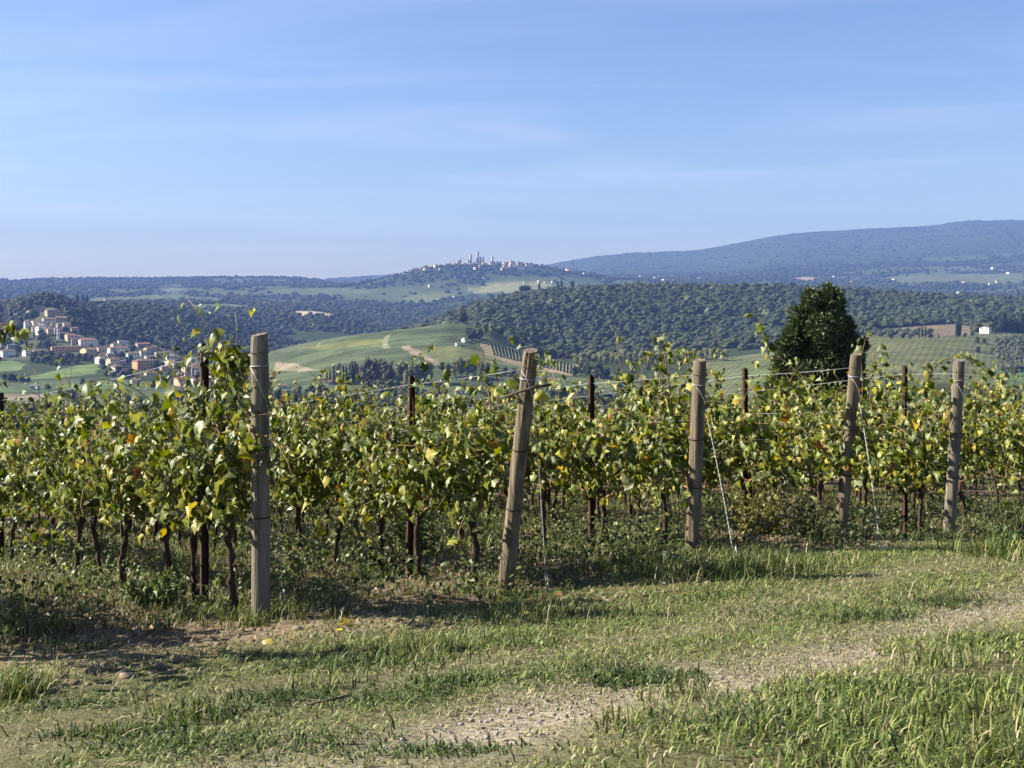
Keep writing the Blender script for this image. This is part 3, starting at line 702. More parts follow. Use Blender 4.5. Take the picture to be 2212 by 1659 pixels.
# six mature vines that serve the far part of the rows
PROTO = []
for q in range(6):
    tr, cn, P_, fr, S_, kd, ci, cc = grow_vine(1.72 + 0.06 * q, 15, 0.46, 1.15, 0.75, low=0.10)
    S_ = S_ * 1.25
    PROTO.append((tr.mesh('trunk', M['bark'], True), cn.mesh('canes', M['cane'], True), leaves_mesh('foliage', P_, fr, S_, kd, cc, M['vine_leaf'])))
n_vines = 0
VINES_AT = []
VSP = 0.86
for k in range(0, 12):
    t = 0.42; i = 0
    tmax = {0: 6, 1: 11}.get(k, 26 if k < 6 else 22)
    while t < tmax:
        p = row_pos(k, t + random.uniform(-0.08, 0.08), random.uniform(-0.03, 0.03))
        u = p[0] / p[1]
        seen = abs(u) < 0.50 or (k == 0 and i < 5) or (k == 1 and t < 11)
        if seen and np.hypot(p[0] - TREE_AT[0], p[1] - TREE_AT[1]) > 2.2:
            v = empty('grape_vine', p)
            tag(v, 'grape vine, %s along %s' % (ordinal(i), ROWNAME[k]), 'grape vine', 'grape vines on the trellis')
            VINES_AT.append(p)
            if (k <= 5 and t < 6.6) or (k == 6 and t < 3):
                tp = 0.06 + np.interp(t, *TOPS.get(k, TOPS[5]))
                tr, cn, P_, fr, S_, kd, ci, cc = grow_vine(tp + random.uniform(-.10, .10), random.choice((11, 13, 15, 16)), 0.45, 1.0 if k < 3 else 1.25, 0.92 if p[1] < 13 else 0.75, EXTRA.get((k, i), ()), 0.07, [(path_pts(p, q, -0.05 if k else -0.2), dn) for q, dn in PATHS.get((k, i), ())])
                obj('trunk', tr.mesh('trunk', M['bark'], True), v)
                obj('canes', cn.mesh('canes', M['cane'], True), v)
                # outermost leaves towards the lane are single pieces
                sc_ = (P_ * SIDE).sum(1) + rng.normal(0, 0.03, len(P_)) + 0.25 * (S_ - 0.1)
                nsep = (26 if k and k < 6 else 0) if t < 5.2 else 0
                sel = np.argsort(-sc_)[:nsep] if nsep else np.array([], int)
                rest = np.setdiff1d(np.arange(len(P_)), sel)
                fo = obj('foliage', leaves_mesh('foliage', P_[rest], fr[rest], S_[rest], kd[rest], cc[rest], M['vine_leaf']), v); fo['kind'] = 'stuff'
                for j in sel:
                    l = bpy.data.objects.new('leaf', leaf_me(int(kd[j]), int(ci[j])))
                    l.rotation_euler = Matrix(fr[j].tolist()).to_euler(); l.location = P_[j]; l.scale = [S_[j] * 1.05] * 3
                    link(l, v)
            else:
                a, b, c_ = PROTO[(i * 5 + k * 3) % 6]
                v.scale = (1, 1, random.uniform(0.92, 1.12))
                if random.random() < .5: v.rotation_euler = (0, 0, math.pi)
                obj('trunk', a, v); obj('canes', b, v); fo = obj('foliage', c_, v); fo['kind'] = 'stuff'
            n_vines += 1
        t += VSP; i += 1
print('vines', n_vines)

# ---- wooden end posts
def wood_post(name, label, base, top, rad, crack=False, mt='post'):
    base = np.array(base); top = np.array(top)
    e = empty(name, base)
    mb = MB(); n = 26; ax = top - base; L = np.linalg.norm(ax); d = Vector(ax / L)
    a = d.orthogonal().normalized(); b_ = d.cross(a); k = 30
    cuts = [(random.randrange(30), random.uniform(0, .7), random.uniform(.2, .6), random.uniform(.05, .13)) for _ in range(6)]
    knots = [(random.uniform(0, 6.28), random.uniform(.1, .95), random.uniform(.08, .14)) for _ in range(5)]
    prof = [random.uniform(-0.022, 0.022) for _ in range(k)]
    for i in range(n + 1):
        t = i / n; z = -0.25 + t * (L + 0.25)
        r = rad * (1.06 - 0.10 * t)
        if i == n: r *= 0.93; 
        for j in range(k):
            an = 2 * math.pi * j / k
            rr = r * (1 + prof[j] + 0.02 * math.sin(an * 3 + t * 7) + random.uniform(-.012, .012))
            for cj, c0, cl_, cd in cuts:
                if j == cj and c0 < t < c0 + cl_: rr *= 1 - cd * math.sin(math.pi * (t - c0) / cl_)
            for ka, kt, kd in knots:
                if abs(t - kt) < .03: rr *= 1 + kd * max(0, math.cos(an - ka)) ** 12
            if crack and j in (5, 16) and t > 0.7: rr *= 1 - 0.45 * (t - 0.7) / 0.3
            zz_ = z if i < n else z + 0.012 * math.cos(an)
            mb.v.append(tuple(d * zz_ + (a * math.cos(an) + b_ * math.sin(an)) * rr))
    for i in range(n):
        for j in range(k):
            j2 = (j + 1) % k
            mb.f.append((i * k + j, i * k + j2, (i + 1) * k + j2, (i + 1) * k + j)); mb.m.append(0)
    top_ = len(mb.v); mb.v += [mb.v[n * k + j] for j in range(k)]; mb.f.append(tuple(top_ + j for j in range(k))); mb.m.append(0)
    obj('post', mb.mesh('post', M[mt], True), e)
    def band(h, w=0.0035, turns=1, nm='wire_wrap', m='wire', tilt=0.0):
        P = []
        for q in range(18 * turns + 1):
            an = 2 * math.pi * q / 18
            r = rad * (1.06 - 0.10 * h / L) * 1.06
            P.append(d * (h + tilt * math.cos(an) + 0.006 * q / 18) + (a * math.cos(an) + b_ * math.sin(an)) * r)
        b2 = MB(); b2.tube(P, w, 5); obj(nm, b2.mesh(nm, M[m], True), e)
    band(L - 0.235, 0.0055, 1, tilt=0.004)
    band(L - 0.14, 0.0022, 1, m='rust')
    band(L * 0.60, 0.0028, 2, m='rust', tilt=0.006); band(L * 0.355, 0.0028, 2, m='rust')
    tag(e, label, 'post', 'wooden end posts of the vine rows')
    return e, d, L
def up_at(X, Y, py): return EZ - (py - HOR) / F0 * Y
POSTS = {}
for k, X, Y, kk, ytop, rad, label, cr in (
    (0, -3.62, 6.93, 0.05, None, 0.062, 'end post of the vine row just outside the left edge', False),
    (1, -1.84, 8.15, -0.03, 722, 0.066, 'tall upright weathered wooden post at the left vine row', False),
    (2, -0.06, 9.37, 0.356, 757, 0.064, 'leaning split wooden post with a dark stick tied across', True),
    (3, 1.715, 10.6, 0.106, 778, 0.066, 'middle wooden post, third from the left, slightly leaning, guy wire beside it', False),
    (4, 3.49, 11.82, 0.205, 765, 0.062, 'leaning pale wooden post, fourth from the left, before the dark conifer', False),
    (5, 5.13, 13.05, 0.133, 778, 0.066, 'rightmost wooden post with vine leaves curling over its top', False)):
    zb = gzf(X, Y); xt, yt = X + 0.604 * kk, Y - 0.797 * kk
    zt = up_at(xt, yt, ytop) if ytop else zb + 2.08
    POSTS[k] = (np.array([X, Y, zb]), np.array([xt, yt, zt])) + (rad,)
    wood_post('wooden_post', label, POSTS[k][0], POSTS[k][1], rad, cr, ('post', 'post', 'post_brown', 'post_brown', 'post_brown', 'post')[k])
# the stick tied across the leaning post, and a dead cane on the first
b, tp, rad = POSTS[2]
q = b + (tp - b) * 0.845 + np.array([0, -0.085, 0])
mb = MB(); mb.tube([q + np.array([-0.185, 0.01, -0.055]), q + np.array([-0.05, 0, -0.012]), q + np.array([0.06, 0, 0.02]), q + np.array([0.20, 0.015, 0.042])], [0.008, 0.0105, 0.012, 0.011], 7, wob=0.12)
o = obj('stick', mb.mesh('stick', M['stick'], True)); tag(o, 'dark broken stick tied across the leaning post', 'stick')
b, tp, rad = POSTS[1]
q = b + (tp - b) * 0.715 + np.array([0, -0.08, 0])
mb = MB(); mb.tube([q + np.array([-0.055, 0, -0.012]), q + np.array([0.02, -0.012, 0.012]), q + np.array([0.085, 0, 0.016]), q + np.array([0.13, 0.01, 0.0])], 0.005, 6)
o = obj('vine_cane', mb.mesh('vine_cane', M['cane'], True)); tag(o, 'cut brown vine cane caught on the tall upright post', 'cane')

# ---- rusty steel posts inside the rows
def steel_post(k, t, ytop, label, lean=0.0):
    p = row_pos(k, t)
    h = (up_at(p[0], p[1], ytop) - p[2]) if ytop else 1.95
    e = empty('steel_post', p, math.atan2(RD[1], RD[0]) + R(90))
    def bar(w0, w1, d0, d1, m):
        m.v += []
        n = len(m.v)
        for z in (-0.1, h):
            for x, y in ((w0, d0), (w1, d0), (w1, d1), (w0, d1)): m.v.append((x + lean * max(z, 0) / h, y, z))
        for qd in ((0, 3, 2, 1), (4, 5, 6, 7), (0, 1, 5, 4), (1, 2, 6, 5), (2, 3, 7, 6), (3, 0, 4, 7)): m.f.append(tuple(n + i for i in qd)); m.m.append(0)
    mb = MB(); bar(-.031, .031, -.004, .0, mb); bar(-.031, -.027, 0.0002, .030, mb); bar(.027, .031, .0002, .030, mb)
    obj('profile', mb.mesh('profile', M['rust']), e)
    for z in np.arange(h - 0.12, 0.5, -0.28):
        m2 = MB()
        for s in (-1, 1): m2.tube([(s * .031 + lean * z / h, .01, z), (s * .042 + lean * z / h, .01, z - 0.004), (s * .044 + lean * z / h, .01, z + .03)], .003, 5)
        obj('wire_hook', m2.mesh('wire_hook', M['rust'], True), e)
    tag(e, label, 'steel post', 'rusty steel trellis posts')
    STEEL[(k, round(t, 1))] = (p, p + np.array([0, 0, h]))
STEEL = {}
steel_post(1, 1.10, 742, 'rusty dark steel post just left of the tall upright wooden post')
steel_post(1, 8.04, 848, 'rusty steel post cut by the left edge of the picture')
steel_post(2, 1.537, 812, 'rusty steel post left of the leaning wooden post', -0.03)
steel_post(3, 1.468, 810, 'rusty steel post left of the middle wooden post')
steel_post(4, 1.33, 795, 'rusty steel post between the third wooden post and the conifer')
steel_post(5, 0.757, 790, 'rusty steel post left of the rightmost wooden post')
steel_post(2, 8.45, None, 'rusty steel post deep in the row of the leaning post')
steel_post(3, 8.4, None, 'rusty steel post deep in the row of the middle wooden post')
steel_post(4, 8.25, None, 'rusty steel post deep in the row of the fourth wooden post')
steel_post(5, 7.7, None, 'rusty steel post deep in the row of the rightmost wooden post')

# ---- trellis wires, strung from the end post past the steel posts
for k in range(0, 6):
    b, tp, rad = POSTS[k]
    st = sorted([q[1] for q in STEEL if q[0] == k])
    for wn_, frac, hz_ in (('top', 0.93, 1.86), ('upper', 0.70, 1.42), ('lower', 0.52, 1.06), ('cordon', 0.37, 0.74)):
        s0 = b + (tp - b) * frac
        pts = [s0]
        stations = st + [20.0] if st else [7.0, 20.0]
        prev = s0
        for tt in stations:
            key = (k, tt)
            if key in STEEL: h = (STEEL[key][1][2] - STEEL[key][0][2]) * (hz_ / 1.95)
            else: h = hz_
            p = row_pos(k, tt); p = np.array([p[0], p[1], p[2] + h])
            for q in (0.25, 0.5, 0.75, 1.0):
                m = prev + (p - prev) * q; sag = 4 * q * (1 - q) * 0.012 * np.linalg.norm(p - prev) * 0.5
                pts.append(m - UP * sag)
            prev = p
        mb = MB(); mb.tube(pts, 0.0021 if wn_ == 'top' else 0.0017, 5)
        o = obj('trellis_wire', mb.mesh('trellis_wire', M['wire'], True))
        tag(o, '%s trellis wire of %s' % (wn_, ROWNAME[k]), 'wire', 'trellis wires')

# ---- white twisted guy wires from the posts to their ground anchors
def guy(k, ax, ay, label, ring=False, frac=0.875):
    b, tp, rad = POSTS[k]
    s = b + (tp - b) * frac; s0 = s + np.array([-rad * 0.99, -rad * 0.3, 0.0]); s1 = b + (tp - b) * (frac - 0.13) + np.array([rad * 0.95, -rad * 0.6, 0])
    e_ = np.array([ax, ay, gzf(ax, ay) + (0.07 if ring else 0.01)])
    e = empty('guy_wire', e_)
    def rel(P): return [np.array(p) - e_ for p in P]
    mb = MB(); mb.tube(rel([s0, s + (s1 - s) * 0.25 + np.array([-rad * .4, -rad * 1.05, 0]), s + (s1 - s) * 0.65 + np.array([rad * .0, -rad * 1.12, 0]), s1]), 0.0032, 5); obj('loop', mb.mesh('loop', M['wire'], True), e)
    for ph in (0, math.pi):
        P = []
        L = np.linalg.norm(e_ - s1); n = int(L / 0.025)
        for i in range(n + 1):
            t = i / n; an = ph + t * L / 0.09 * 2 * math.pi
            P.append(s1 + (e_ - s1) * t + np.array([math.cos(an), math.sin(an), 0]) * 0.0035 + np.array([0.012 * math.sin(t * 3.1), 0, 0]))
        mb = MB(); mb.tube(rel(P), 0.0021, 4); obj('strand', mb.mesh('strand', M['anchor'], True), e)
    if ring:
        P = [e_ + np.array([0.035 * math.cos(q), 0.01 * math.sin(q), -0.035 + 0.045 * math.sin(q)]) for q in np.linspace(math.pi / 2, math.pi * 2.4, 16)]
        mb = MB(); mb.tube(rel(P), 0.0065, 6); obj('ring', mb.mesh('ring', M['anchor'], True), e)
    else:
        mb = MB(); mb.tube(rel([e_ + np.array([0.005, 0, 0.16]), e_ + np.array([0.018, -.01, 0.05]), e_ + np.array([0.02, -.01, -0.05])]), 0.0065, 6); obj('anchor_rod', mb.mesh('anchor_rod', M['anchor'], True), e)
    tag(e, label, 'wire', 'guy wires of the end posts')
def ground_at(px, py):
    """point of the near slope that was measured at px, py"""
    u = (px - W0 / 2) / F0
    D = np.linspace(3, 40, 4000); q = HOR + F0 * drop(u * D, D) / D
    d = D[np.nonzero(q <= py)[0][0]]
    return u * d, d
for k, px, py, lab, ring in ((1, 612, 1325, 'pale guy wire hanging down beside the tall upright post', False),
                             (2, 1180, 1282, 'white twisted guy wire of the leaning post, pegged in straw', False),
                             (3, 1588, 1224, 'white twisted guy wire slanting down from the middle post', False),
                             (4, 1900, 1196, 'white twisted guy wire ending in a ring, fourth post', True),
                             (5, 2148, 1165, 'pale guy wire slanting through leaves behind the rightmost post', False)):
    gx_, gy_ = ground_at(px, py)
    guy(k, gx_, gy_, lab, ring, 0.92 if k == 2 else 0.885)

# ------------------------------------------------------------------ grass, weeds and litter
def blades(name, X, Y, Lh, Wd, colr, lean=0.6, flat=0.0, zoff=0.0):
    n = len(X); Z = gz(X, Y) - 0.035 * track_w(X, Y) + zoff
    an = rng.uniform(0, 2 * np.pi, n); bd = rng.uniform(0.15, 1.0, n) * lean
    dx, dy = np.cos(an), np.sin(an); sx, sy = -dy, dx
    up = np.clip(rng.normal(1 - flat, 0.15, n), 0.05, 1.1)
    B = np.stack([X, Y, Z - 0.004], 1); S = np.stack([sx, sy, 0 * sx], 1) * (Wd / 2)[:, None]
    m1 = B + np.stack([dx * bd * 0.35 * Lh, dy * bd * 0.35 * Lh, up * Lh * 0.55], 1)
    tp = B + np.stack([dx * bd * Lh, dy * bd * Lh, up * Lh * (1 - 0.30 * bd)], 1)
    V = np.stack([B - S, B + S, m1 - S * 0.85, m1 + S * 0.85, tp], 1).reshape(-1, 3)
    o5 = (np.arange(n) * 5)[:, None]
    F = np.concatenate([o5 + np.array([0, 1, 3]), o5 + np.array([0, 3, 2]), o5 + np.array([2, 3, 4])])
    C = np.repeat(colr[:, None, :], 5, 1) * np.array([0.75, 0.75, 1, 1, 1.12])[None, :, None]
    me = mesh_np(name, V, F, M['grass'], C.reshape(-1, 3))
    return obj(name, me)
def area_pts(n, ymin, ymax):
    """points over the slope, denser towards the lane"""
    Y = ymin + (ymax - ymin) * rng.random(n * 2); X = (rng.random(n * 2) - 0.5) * 2 * (0.50 * Y + 0.9)
    keep = rng.random(n * 2) < (Y / ymax)
    return X[keep][:n], Y[keep][:n]
GREEN = np.array([(0.112, 0.155, 0.036), (0.155, 0.190, 0.048), (0.20, 0.215, 0.072), (0.068, 0.112, 0.025)]); DRY = np.array([(0.27, 0.235, 0.125), (0.34, 0.30, 0.18), (0.21, 0.18, 0.09)])
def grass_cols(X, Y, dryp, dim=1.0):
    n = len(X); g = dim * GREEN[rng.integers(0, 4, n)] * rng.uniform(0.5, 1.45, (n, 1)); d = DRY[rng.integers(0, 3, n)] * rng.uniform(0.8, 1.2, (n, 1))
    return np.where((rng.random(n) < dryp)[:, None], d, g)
# mown lane
X, Y = area_pts(300000, 3.2, 13.5); r, s = rs(X, Y)
patch = fbm(X * 0.9, Y * 0.9, 101, 4); tw = track_w(X, Y)
keep = (r < -0.55 + 0.5 * (patch - 0.5)) & (rng.random(len(X)) < (1 - 0.30 * tw) * np.clip(0.45 + 2.2 * (patch - 0.27), 0.42, 1)) & (r > -4.55)
X, Y, r, patch, tw = X[keep], Y[keep], r[keep], patch[keep], tw[keep]
Lh = rng.uniform(0.018, 0.052, len(X)) * (0.65 + 0.9 * patch) * (1 - 0.45 * tw) * np.where(r > -1.9, 1.25, 1.0)
o = blades('grass', X, Y, Lh, rng.uniform(0.0045, 0.0085, len(X)), grass_cols(X, Y, 0.10 + 0.9 * tw + 0.22 * np.clip((.46 - patch) * 8, 0, 1)), 1.25, 0.36)
tag(o, 'short mown grass over the lane, partly dry', 'grass', kind='stuff')
# long grass of the near bank
X, Y = area_pts(140000, 2.8, 9.5); r, s = rs(X, Y)
patch = fbm(X * 1.4, Y * 1.4, 111, 3)
keep = (r < -4.05 + 0.9 * (patch - 0.5)) & (rng.random(len(X)) < np.clip((patch - 0.30) * 3.2, 0.22, 1))
X, Y, r, patch = X[keep], Y[keep], r[keep], patch[keep]
deep = np.clip((-4.1 - r) / 1.2, 0, 1)
o = blades('long_grass', X, Y, rng.uniform(0.025, 0.075, len(X)) * (0.4 + 1.2 * patch) * (0.75 + 0.5 * deep), rng.uniform(0.005, 0.0095, len(X)), grass_cols(X, Y, 0.12 + 0.35 * (patch < .43)), 1.15, 0.25)
tag(o, 'longer green grass on the near bank at lower right', 'grass', kind='stuff')
# stray seed stalks
X, Y = area_pts(420, 3.6, 9); r, s = rs(X, Y); k_ = (r < -1.2) & (rng.random(len(X)) < np.where(r < -4, 1, .35)); X, Y = X[k_], Y[k_]
o = blades('seed_stalks', X, Y, rng.uniform(0.10, 0.24, len(X)), rng.uniform(0.003, 0.005, len(X)), DRY[rng.integers(0, 3, len(X))] * 1.05, 0.9, 0.1)
tag(o, 'thin dry seed stalks standing out of the grass', 'stalks', kind='stuff')
# tufts: taller clumps in the bank, at posts and along the verge
TX, TY, TL = [], [], []
def tuft(x, y, n, rad, L):
    TX.append(x + rng.normal(0, rad, n)); TY.append(y + rng.normal(0, rad, n)); TL.append(rng.uniform(0.45, 1.0, n) * L)
for px, py, n, rad, L in ((1700, 1600, 80, .16, .13), (2120, 1560, 150, .2, .19), (2190, 1640, 160, .14, .22), (1480, 1500, 90, .10, .14), (2040, 1440, 120, .13, .15), (1380, 1560, 90, .12, .12),
                          (20, 1500, 260, .10, .2), (60, 1480, 160, .10, .18), (420, 1540, 160, .10, .13), (700, 1480, 120, .10, .13), (230, 1580, 120, .10, .1),
                          (1390, 1225, 900, .24, .24), (1450, 1240, 700, .25, .22), (1560, 1235, 900, .34, .24), (1640, 1235, 500, .26, .20), (1730, 1225, 400, .3, .18),
                          (960, 1400, 260, .25, .14), (860, 1430, 260, .25, .13), (1180, 1330, 300, .3, .15), (2180, 1200, 420, .25, .3), (2205, 1140, 300, .3, .32), (1010, 1330, 240, .3, .14)):
    gx_, gy_ = ground_at(px, py); tuft(gx_, gy_, n, rad, L)
for k in range(6):
    for _ in range(5): tuft(POSTS[k][0][0] + random.gauss(0, .13), POSTS[k][0][1] + random.gauss(-.05, .13), 45, .05, random.uniform(.08, .2))
for _ in range(900):
    t = random.uniform(-0.6, 14); k = random.randint(0, 7)
    p = row_pt(k, t) + HD * random.choice((random.uniform(0.25, 1.9), random.gauss(0, .22)))
    if abs(p[0] / p[1]) < 0.5: tuft(p[0], p[1], 60, random.uniform(.08, .2), random.uniform(.10, .26))
X, Y, L = map(np.concatenate, (TX, TY, TL))
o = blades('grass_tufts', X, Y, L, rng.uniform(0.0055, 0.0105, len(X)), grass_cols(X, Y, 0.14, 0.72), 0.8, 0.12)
tag(o, 'taller grass tufts around the posts and between the rows', 'grass', kind='stuff')
# thin sward between and under the rows
X, Y = area_pts(130000, 7, 27); r, s = rs(X, Y); patch = fbm(X * 0.8, Y * 0.8, 121, 4)
keep = (r > -0.6) & (patch > 0.44); X, Y = X[keep], Y[keep]
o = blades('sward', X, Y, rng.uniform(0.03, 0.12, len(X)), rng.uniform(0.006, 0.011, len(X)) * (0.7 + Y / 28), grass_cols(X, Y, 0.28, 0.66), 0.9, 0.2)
tag(o, 'thin grass growing between the vine rows', 'grass', kind='stuff')
# straw and dead stalks lying on the verge and the bare soil
X, Y = area_pts(60000, 4.5, 19); r, s = rs(X, Y); patch = fbm(X * 1.2, Y * 1.2, 131, 3)
keep = ((r > -1.35) & (patch > 0.36)) | (rng.random(len(X)) < 0.10 + 0.5 * track_w(X, Y)); X, Y = X[keep], Y[keep]
cl = np.array([(0.28, 0.225, 0.135), (0.20, 0.15, 0.09), (0.34, 0.29, 0.20), (0.13, 0.09, 0.055)])[rng.integers(0, 4, len(X))] * rng.uniform(.7, 1.15, (len(X), 1))
o = blades('straw', X, Y, rng.uniform(0.04, 0.14, len(X)), rng.uniform(0.005, 0.011, len(X)), cl, 1.0, 0.86, 0.012)
tag(o, 'dry straw and dead stalks littering the verge', 'straw', kind='stuff')
# low broad-leaved weeds that cover the soil under the rows
n = 38000; X, Y = area_pts(n, 7.2, 17); r, s = rs(X, Y); patch = fbm(X * 1.1, Y * 1.1, 201, 3); under = np.abs(((s + ROW * 20) % ROW) - ROW / 2) > ROW * .26
k_ = (r > -1.0) & (patch > np.where(under, .43, .56)) & ~((r < .25) & (s < .4)); X, Y, patch = X[k_], Y[k_], patch[k_]
hgt = rng.random(len(X)) ** 1.6 * 0.34 * np.clip((patch - .38) * 5, .2, 1.1)
Pz = np.stack([X, Y, gz(X, Y) + 0.01 + hgt], 1); N_ = UP + rng.normal(0, 0.55, (len(X), 3)); T_ = rng.normal(0, 1, (len(X), 3))
cl = np.array([(0.038, 0.058, 0.016), (0.056, 0.082, 0.022), (0.08, 0.10, 0.032), (0.07, 0.058, 0.026), (0.11, 0.135, 0.05)])[rng.integers(0, 5, len(X))] * rng.uniform(.7, 1.2, (len(X), 1))
o = obj('ground_cover', leaves_mesh('ground_cover', Pz, leaf_frames(N_, T_), rng.uniform(0.025, 0.06, len(X)), rng.integers(0, NK, len(X)), cl, M['vine_leaf']))
tag(o, 'low dark broad-leaved weeds covering the soil under the vines', 'weeds', kind='stuff')
# flat rosettes of darker weeds in the mown lane
PX_, PY_, HH = [], [], []
for px, py in ((450, 1535), (520, 1515), (590, 1500), (230, 1580), (300, 1572), (380, 1602), (700, 1440), (760, 1436), (860, 1430), (150, 1520), (1380, 1462), (1400, 1466), (1880, 1335), (2130, 1390), (1540, 1290), (1700, 1320), (2040, 1300), (980, 1610), (1850, 1500), (1950, 1600), (1300, 1450), (1120, 1390), (640, 1600), (2080, 1500), (1650, 1560), (840, 1500), (1000, 1470)):
    gx_, gy_ = ground_at(px, py); n = random.randint(220, 520); q = random.uniform(.07, .17)
    PX_.append(gx_ + rng.normal(0, q * 1.6, n)); PY_.append(gy_ + rng.normal(0, q * .8, n)); HH.append(rng.random(n) ** 1.5 * random.uniform(.03, .07))
X, Y, hgt = map(np.concatenate, (PX_, PY_, HH))
cl = np.array([(0.030, 0.056, 0.013), (0.045, 0.078, 0.018), (0.075, 0.11, 0.028)])[rng.integers(0, 3, len(X))] * rng.uniform(.6, 1.2, (len(X), 1))
o = blades('lane_weeds', X, Y, 0.03 + hgt, rng.uniform(0.006, 0.011, len(X)), cl, 1.3, 0.3)
tag(o, 'darker lush grass in patches over the mown lane', 'grass', kind='stuff')
# fallen vine leaves
n = 700; X, Y = area_pts(n, 6.5, 17); r, s = rs(X, Y); k_ = (r > -1.6); X, Y = X[k_], Y[k_]
Pz = np.stack([X, Y, gz(X, Y) + 0.015], 1); N_ = np.array([0, 0, 1.0]) + rng.normal(0, 0.45, (len(X), 3)); T_ = rng.normal(0, 1, (len(X), 3))
cl = np.array([(0.20, 0.11, 0.05), (0.28, 0.19, 0.09), (0.15, 0.08, 0.04), (0.33, 0.25, 0.06), (0.34, 0.30, 0.23)])[rng.integers(0, 5, len(X))]
o = obj('fallen_leaves', leaves_mesh('fallen_leaves', Pz, leaf_frames(N_, T_), rng.uniform(0.05, 0.10, len(X)), rng.integers(0, NK, len(X)), cl, M['vine_leaf']))
tag(o, 'brown fallen vine leaves scattered under the rows', 'leaves', kind='stuff')
# gravel in the wheel track, clods on the verge
def rocks(name, X, Y, S, mat, sink=0.4):
    bm_ = bmesh.new(); bmesh.ops.create_icosphere(bm_, subdivisions=1, radius=1); P0 = np.array([v.co[:] for v in bm_.verts]); F0_ = np.array([[v.index for v in f.verts] for f in bm_.faces]); bm_.free()
    n = len(X); Z = gz(X, Y)
    A = rng.uniform(0.7, 1.3, (n, len(P0), 1)); q = rng.uniform(0.6, 1.3, (n, 1, 3)) * np.array([1, 1, 0.65])
    V = P0[None] * A * q * S[:, None, None] + np.stack([X, Y, Z + S * (0.3 - sink)], 1)[:, None, :]
    F = (F0_[None] + (np.arange(n) * len(P0))[:, None, None]).reshape(-1, 3)
    return obj(name, mesh_np(name, V.reshape(-1, 3), F, mat))
X, Y = area_pts(30000, 3.8, 11); k_ = (rng.random(len(X)) < np.clip(track_w(X, Y) - .42, 0, 1) * 1.5); X, Y = X[k_], Y[k_]
o = rocks('gravel', X, Y, 0.003 + 0.011 * rng.random(len(X)) ** 2.5, M['stone']); tag(o, 'grey gravel showing in the worn wheel tracks', 'gravel', kind='stuff')
M['clod'] = noise_mat('clod', (0.10, 0.075, 0.05), (0.20, 0.16, 0.11), 15, 1.0, 0.6, dist=0.02)
X, Y = area_pts(14000, 5.5, 15); r, s = rs(X, Y); k_ = (r > -1.5) & (r < 1.5) & (fbm(X * 1.3, Y * 1.3, 141, 3) > 0.52); X, Y = X[k_], Y[k_]
o = rocks('clods', X, Y, rng.uniform(0.01, 0.045, len(X)) , M['clod']); tag(o, 'crumbled dry earth clods along the verge', 'clods', kind='stuff')
# leafy weeds beside the posts and under the vines
M['weed'] = leaf_mat('weed', 0.3, 0.55, 0.2)
def weed(px, py, h, w, label, dense=120, colr=(0.11, 0.17, 0.045), dead=False):
    x, y = ground_at(px, py); z = gzf(x, y)
    e = empty('weed', (x, y, z)); mb = MB(); P_, N_, T_, S_ = [], [], [], []
    ns = max(3, dense // 16)
    for i in range(ns):
        an = random.uniform(0, 6.28); rr = w * random.random() ** .5
        q = [np.array([0.3 * rr * math.cos(an), 0.3 * rr * math.sin(an), -0.02])]
        hh = h * random.uniform(.55, 1)
        for j in range(1, 6):
            t = j / 5; q.append(np.array([rr * math.cos(an) * (.3 + .7 * t) + random.gauss(0, .01), rr * math.sin(an) * (.3 + .7 * t) + random.gauss(0, .01), hh * t]))
        mb.tube(q, [.004, .0035, .003, .0025, .002, .0015], 4, cap=False)
        for j in range(dense // ns):
            t = random.uniform(.15, 1); a = q[int(t * 5)]
            P_.append(a + rng.normal(0, 0.025, 3)); N_.append(UP + rng.normal(0, .6, 3)); T_.append(rng.normal(0, 1, 3) - UP * .2); S_.append(random.uniform(.03, .065))
    obj('stems', mb.mesh('stems', M['cane'], True), e)
    if not dead:
        n = len(P_); cl = 0.66 * np.array(colr)[None] * rng.uniform(.7, 1.35, (n, 1))
        P_ = np.array(P_); P_[:, 2] = np.maximum(P_[:, 2], 0.01)
        fo = obj('leaves', leaves_mesh('leaves', P_, leaf_frames(np.array(N_), np.array(T_)), np.array(S_), rng.integers(0, NK, n), cl, M['weed']), e); fo['kind'] = 'stuff'
    tag(e, label, 'weed', 'weeds under the vines')
weed(350, 1320, .36, .30, 'bushy green weed left of the tall post, below yellow leaves', 420)
weed(830, 1245, .40, .36, 'dark bushy weed between the upright and the leaning post', 460, (0.05, 0.075, 0.025))
weed(770, 1215, .30, .25, 'pale weed left of the dark bushy weed', 200, (0.15, 0.2, 0.09))
weed(905, 1195, .6, .45, 'green weed thicket left of the leaning post', 620, (0.075, 0.12, 0.035))
weed(1640, 1160, .62, .55, 'yellow flowering weed thicket right of the middle post', 900, (0.20, 0.20, 0.05))
weed(1745, 1165, .5, .5, 'brown weed thicket left of the fourth post', 700, (0.10, 0.10, 0.045))
weed(1960, 1150, .35, .35, 'green weed between the fourth and the rightmost post', 240, (0.13, 0.17, 0.05))
weed(2190, 1190, .3, .35, 'green weed at the right edge below the vines', 260, (0.10, 0.16, 0.05))
weed(640, 1240, .14, .08, 'small bright weed right of the tall post', 50, (0.17, 0.27, 0.06))
weed(1020, 1265, .14, .08, 'small bright weed left of the leaning post', 50, (0.16, 0.26, 0.06))
weed(610, 1250, .16, .06, 'upright young weed touching the pale guy wire', 40, (0.16, 0.25, 0.07))
weed(1455, 1230, .22, .04, 'pale flowering stalk in the grass mound by the middle post', 40, (0.3, 0.33, 0.2))
weed(740, 1400, .32, .10, 'thin dead stalks on the verge right of the tall post', 60, dead=True)
weed(985, 1300, .30, .12, 'dry bent stalk left of the leaning post foot', 48, dead=True)
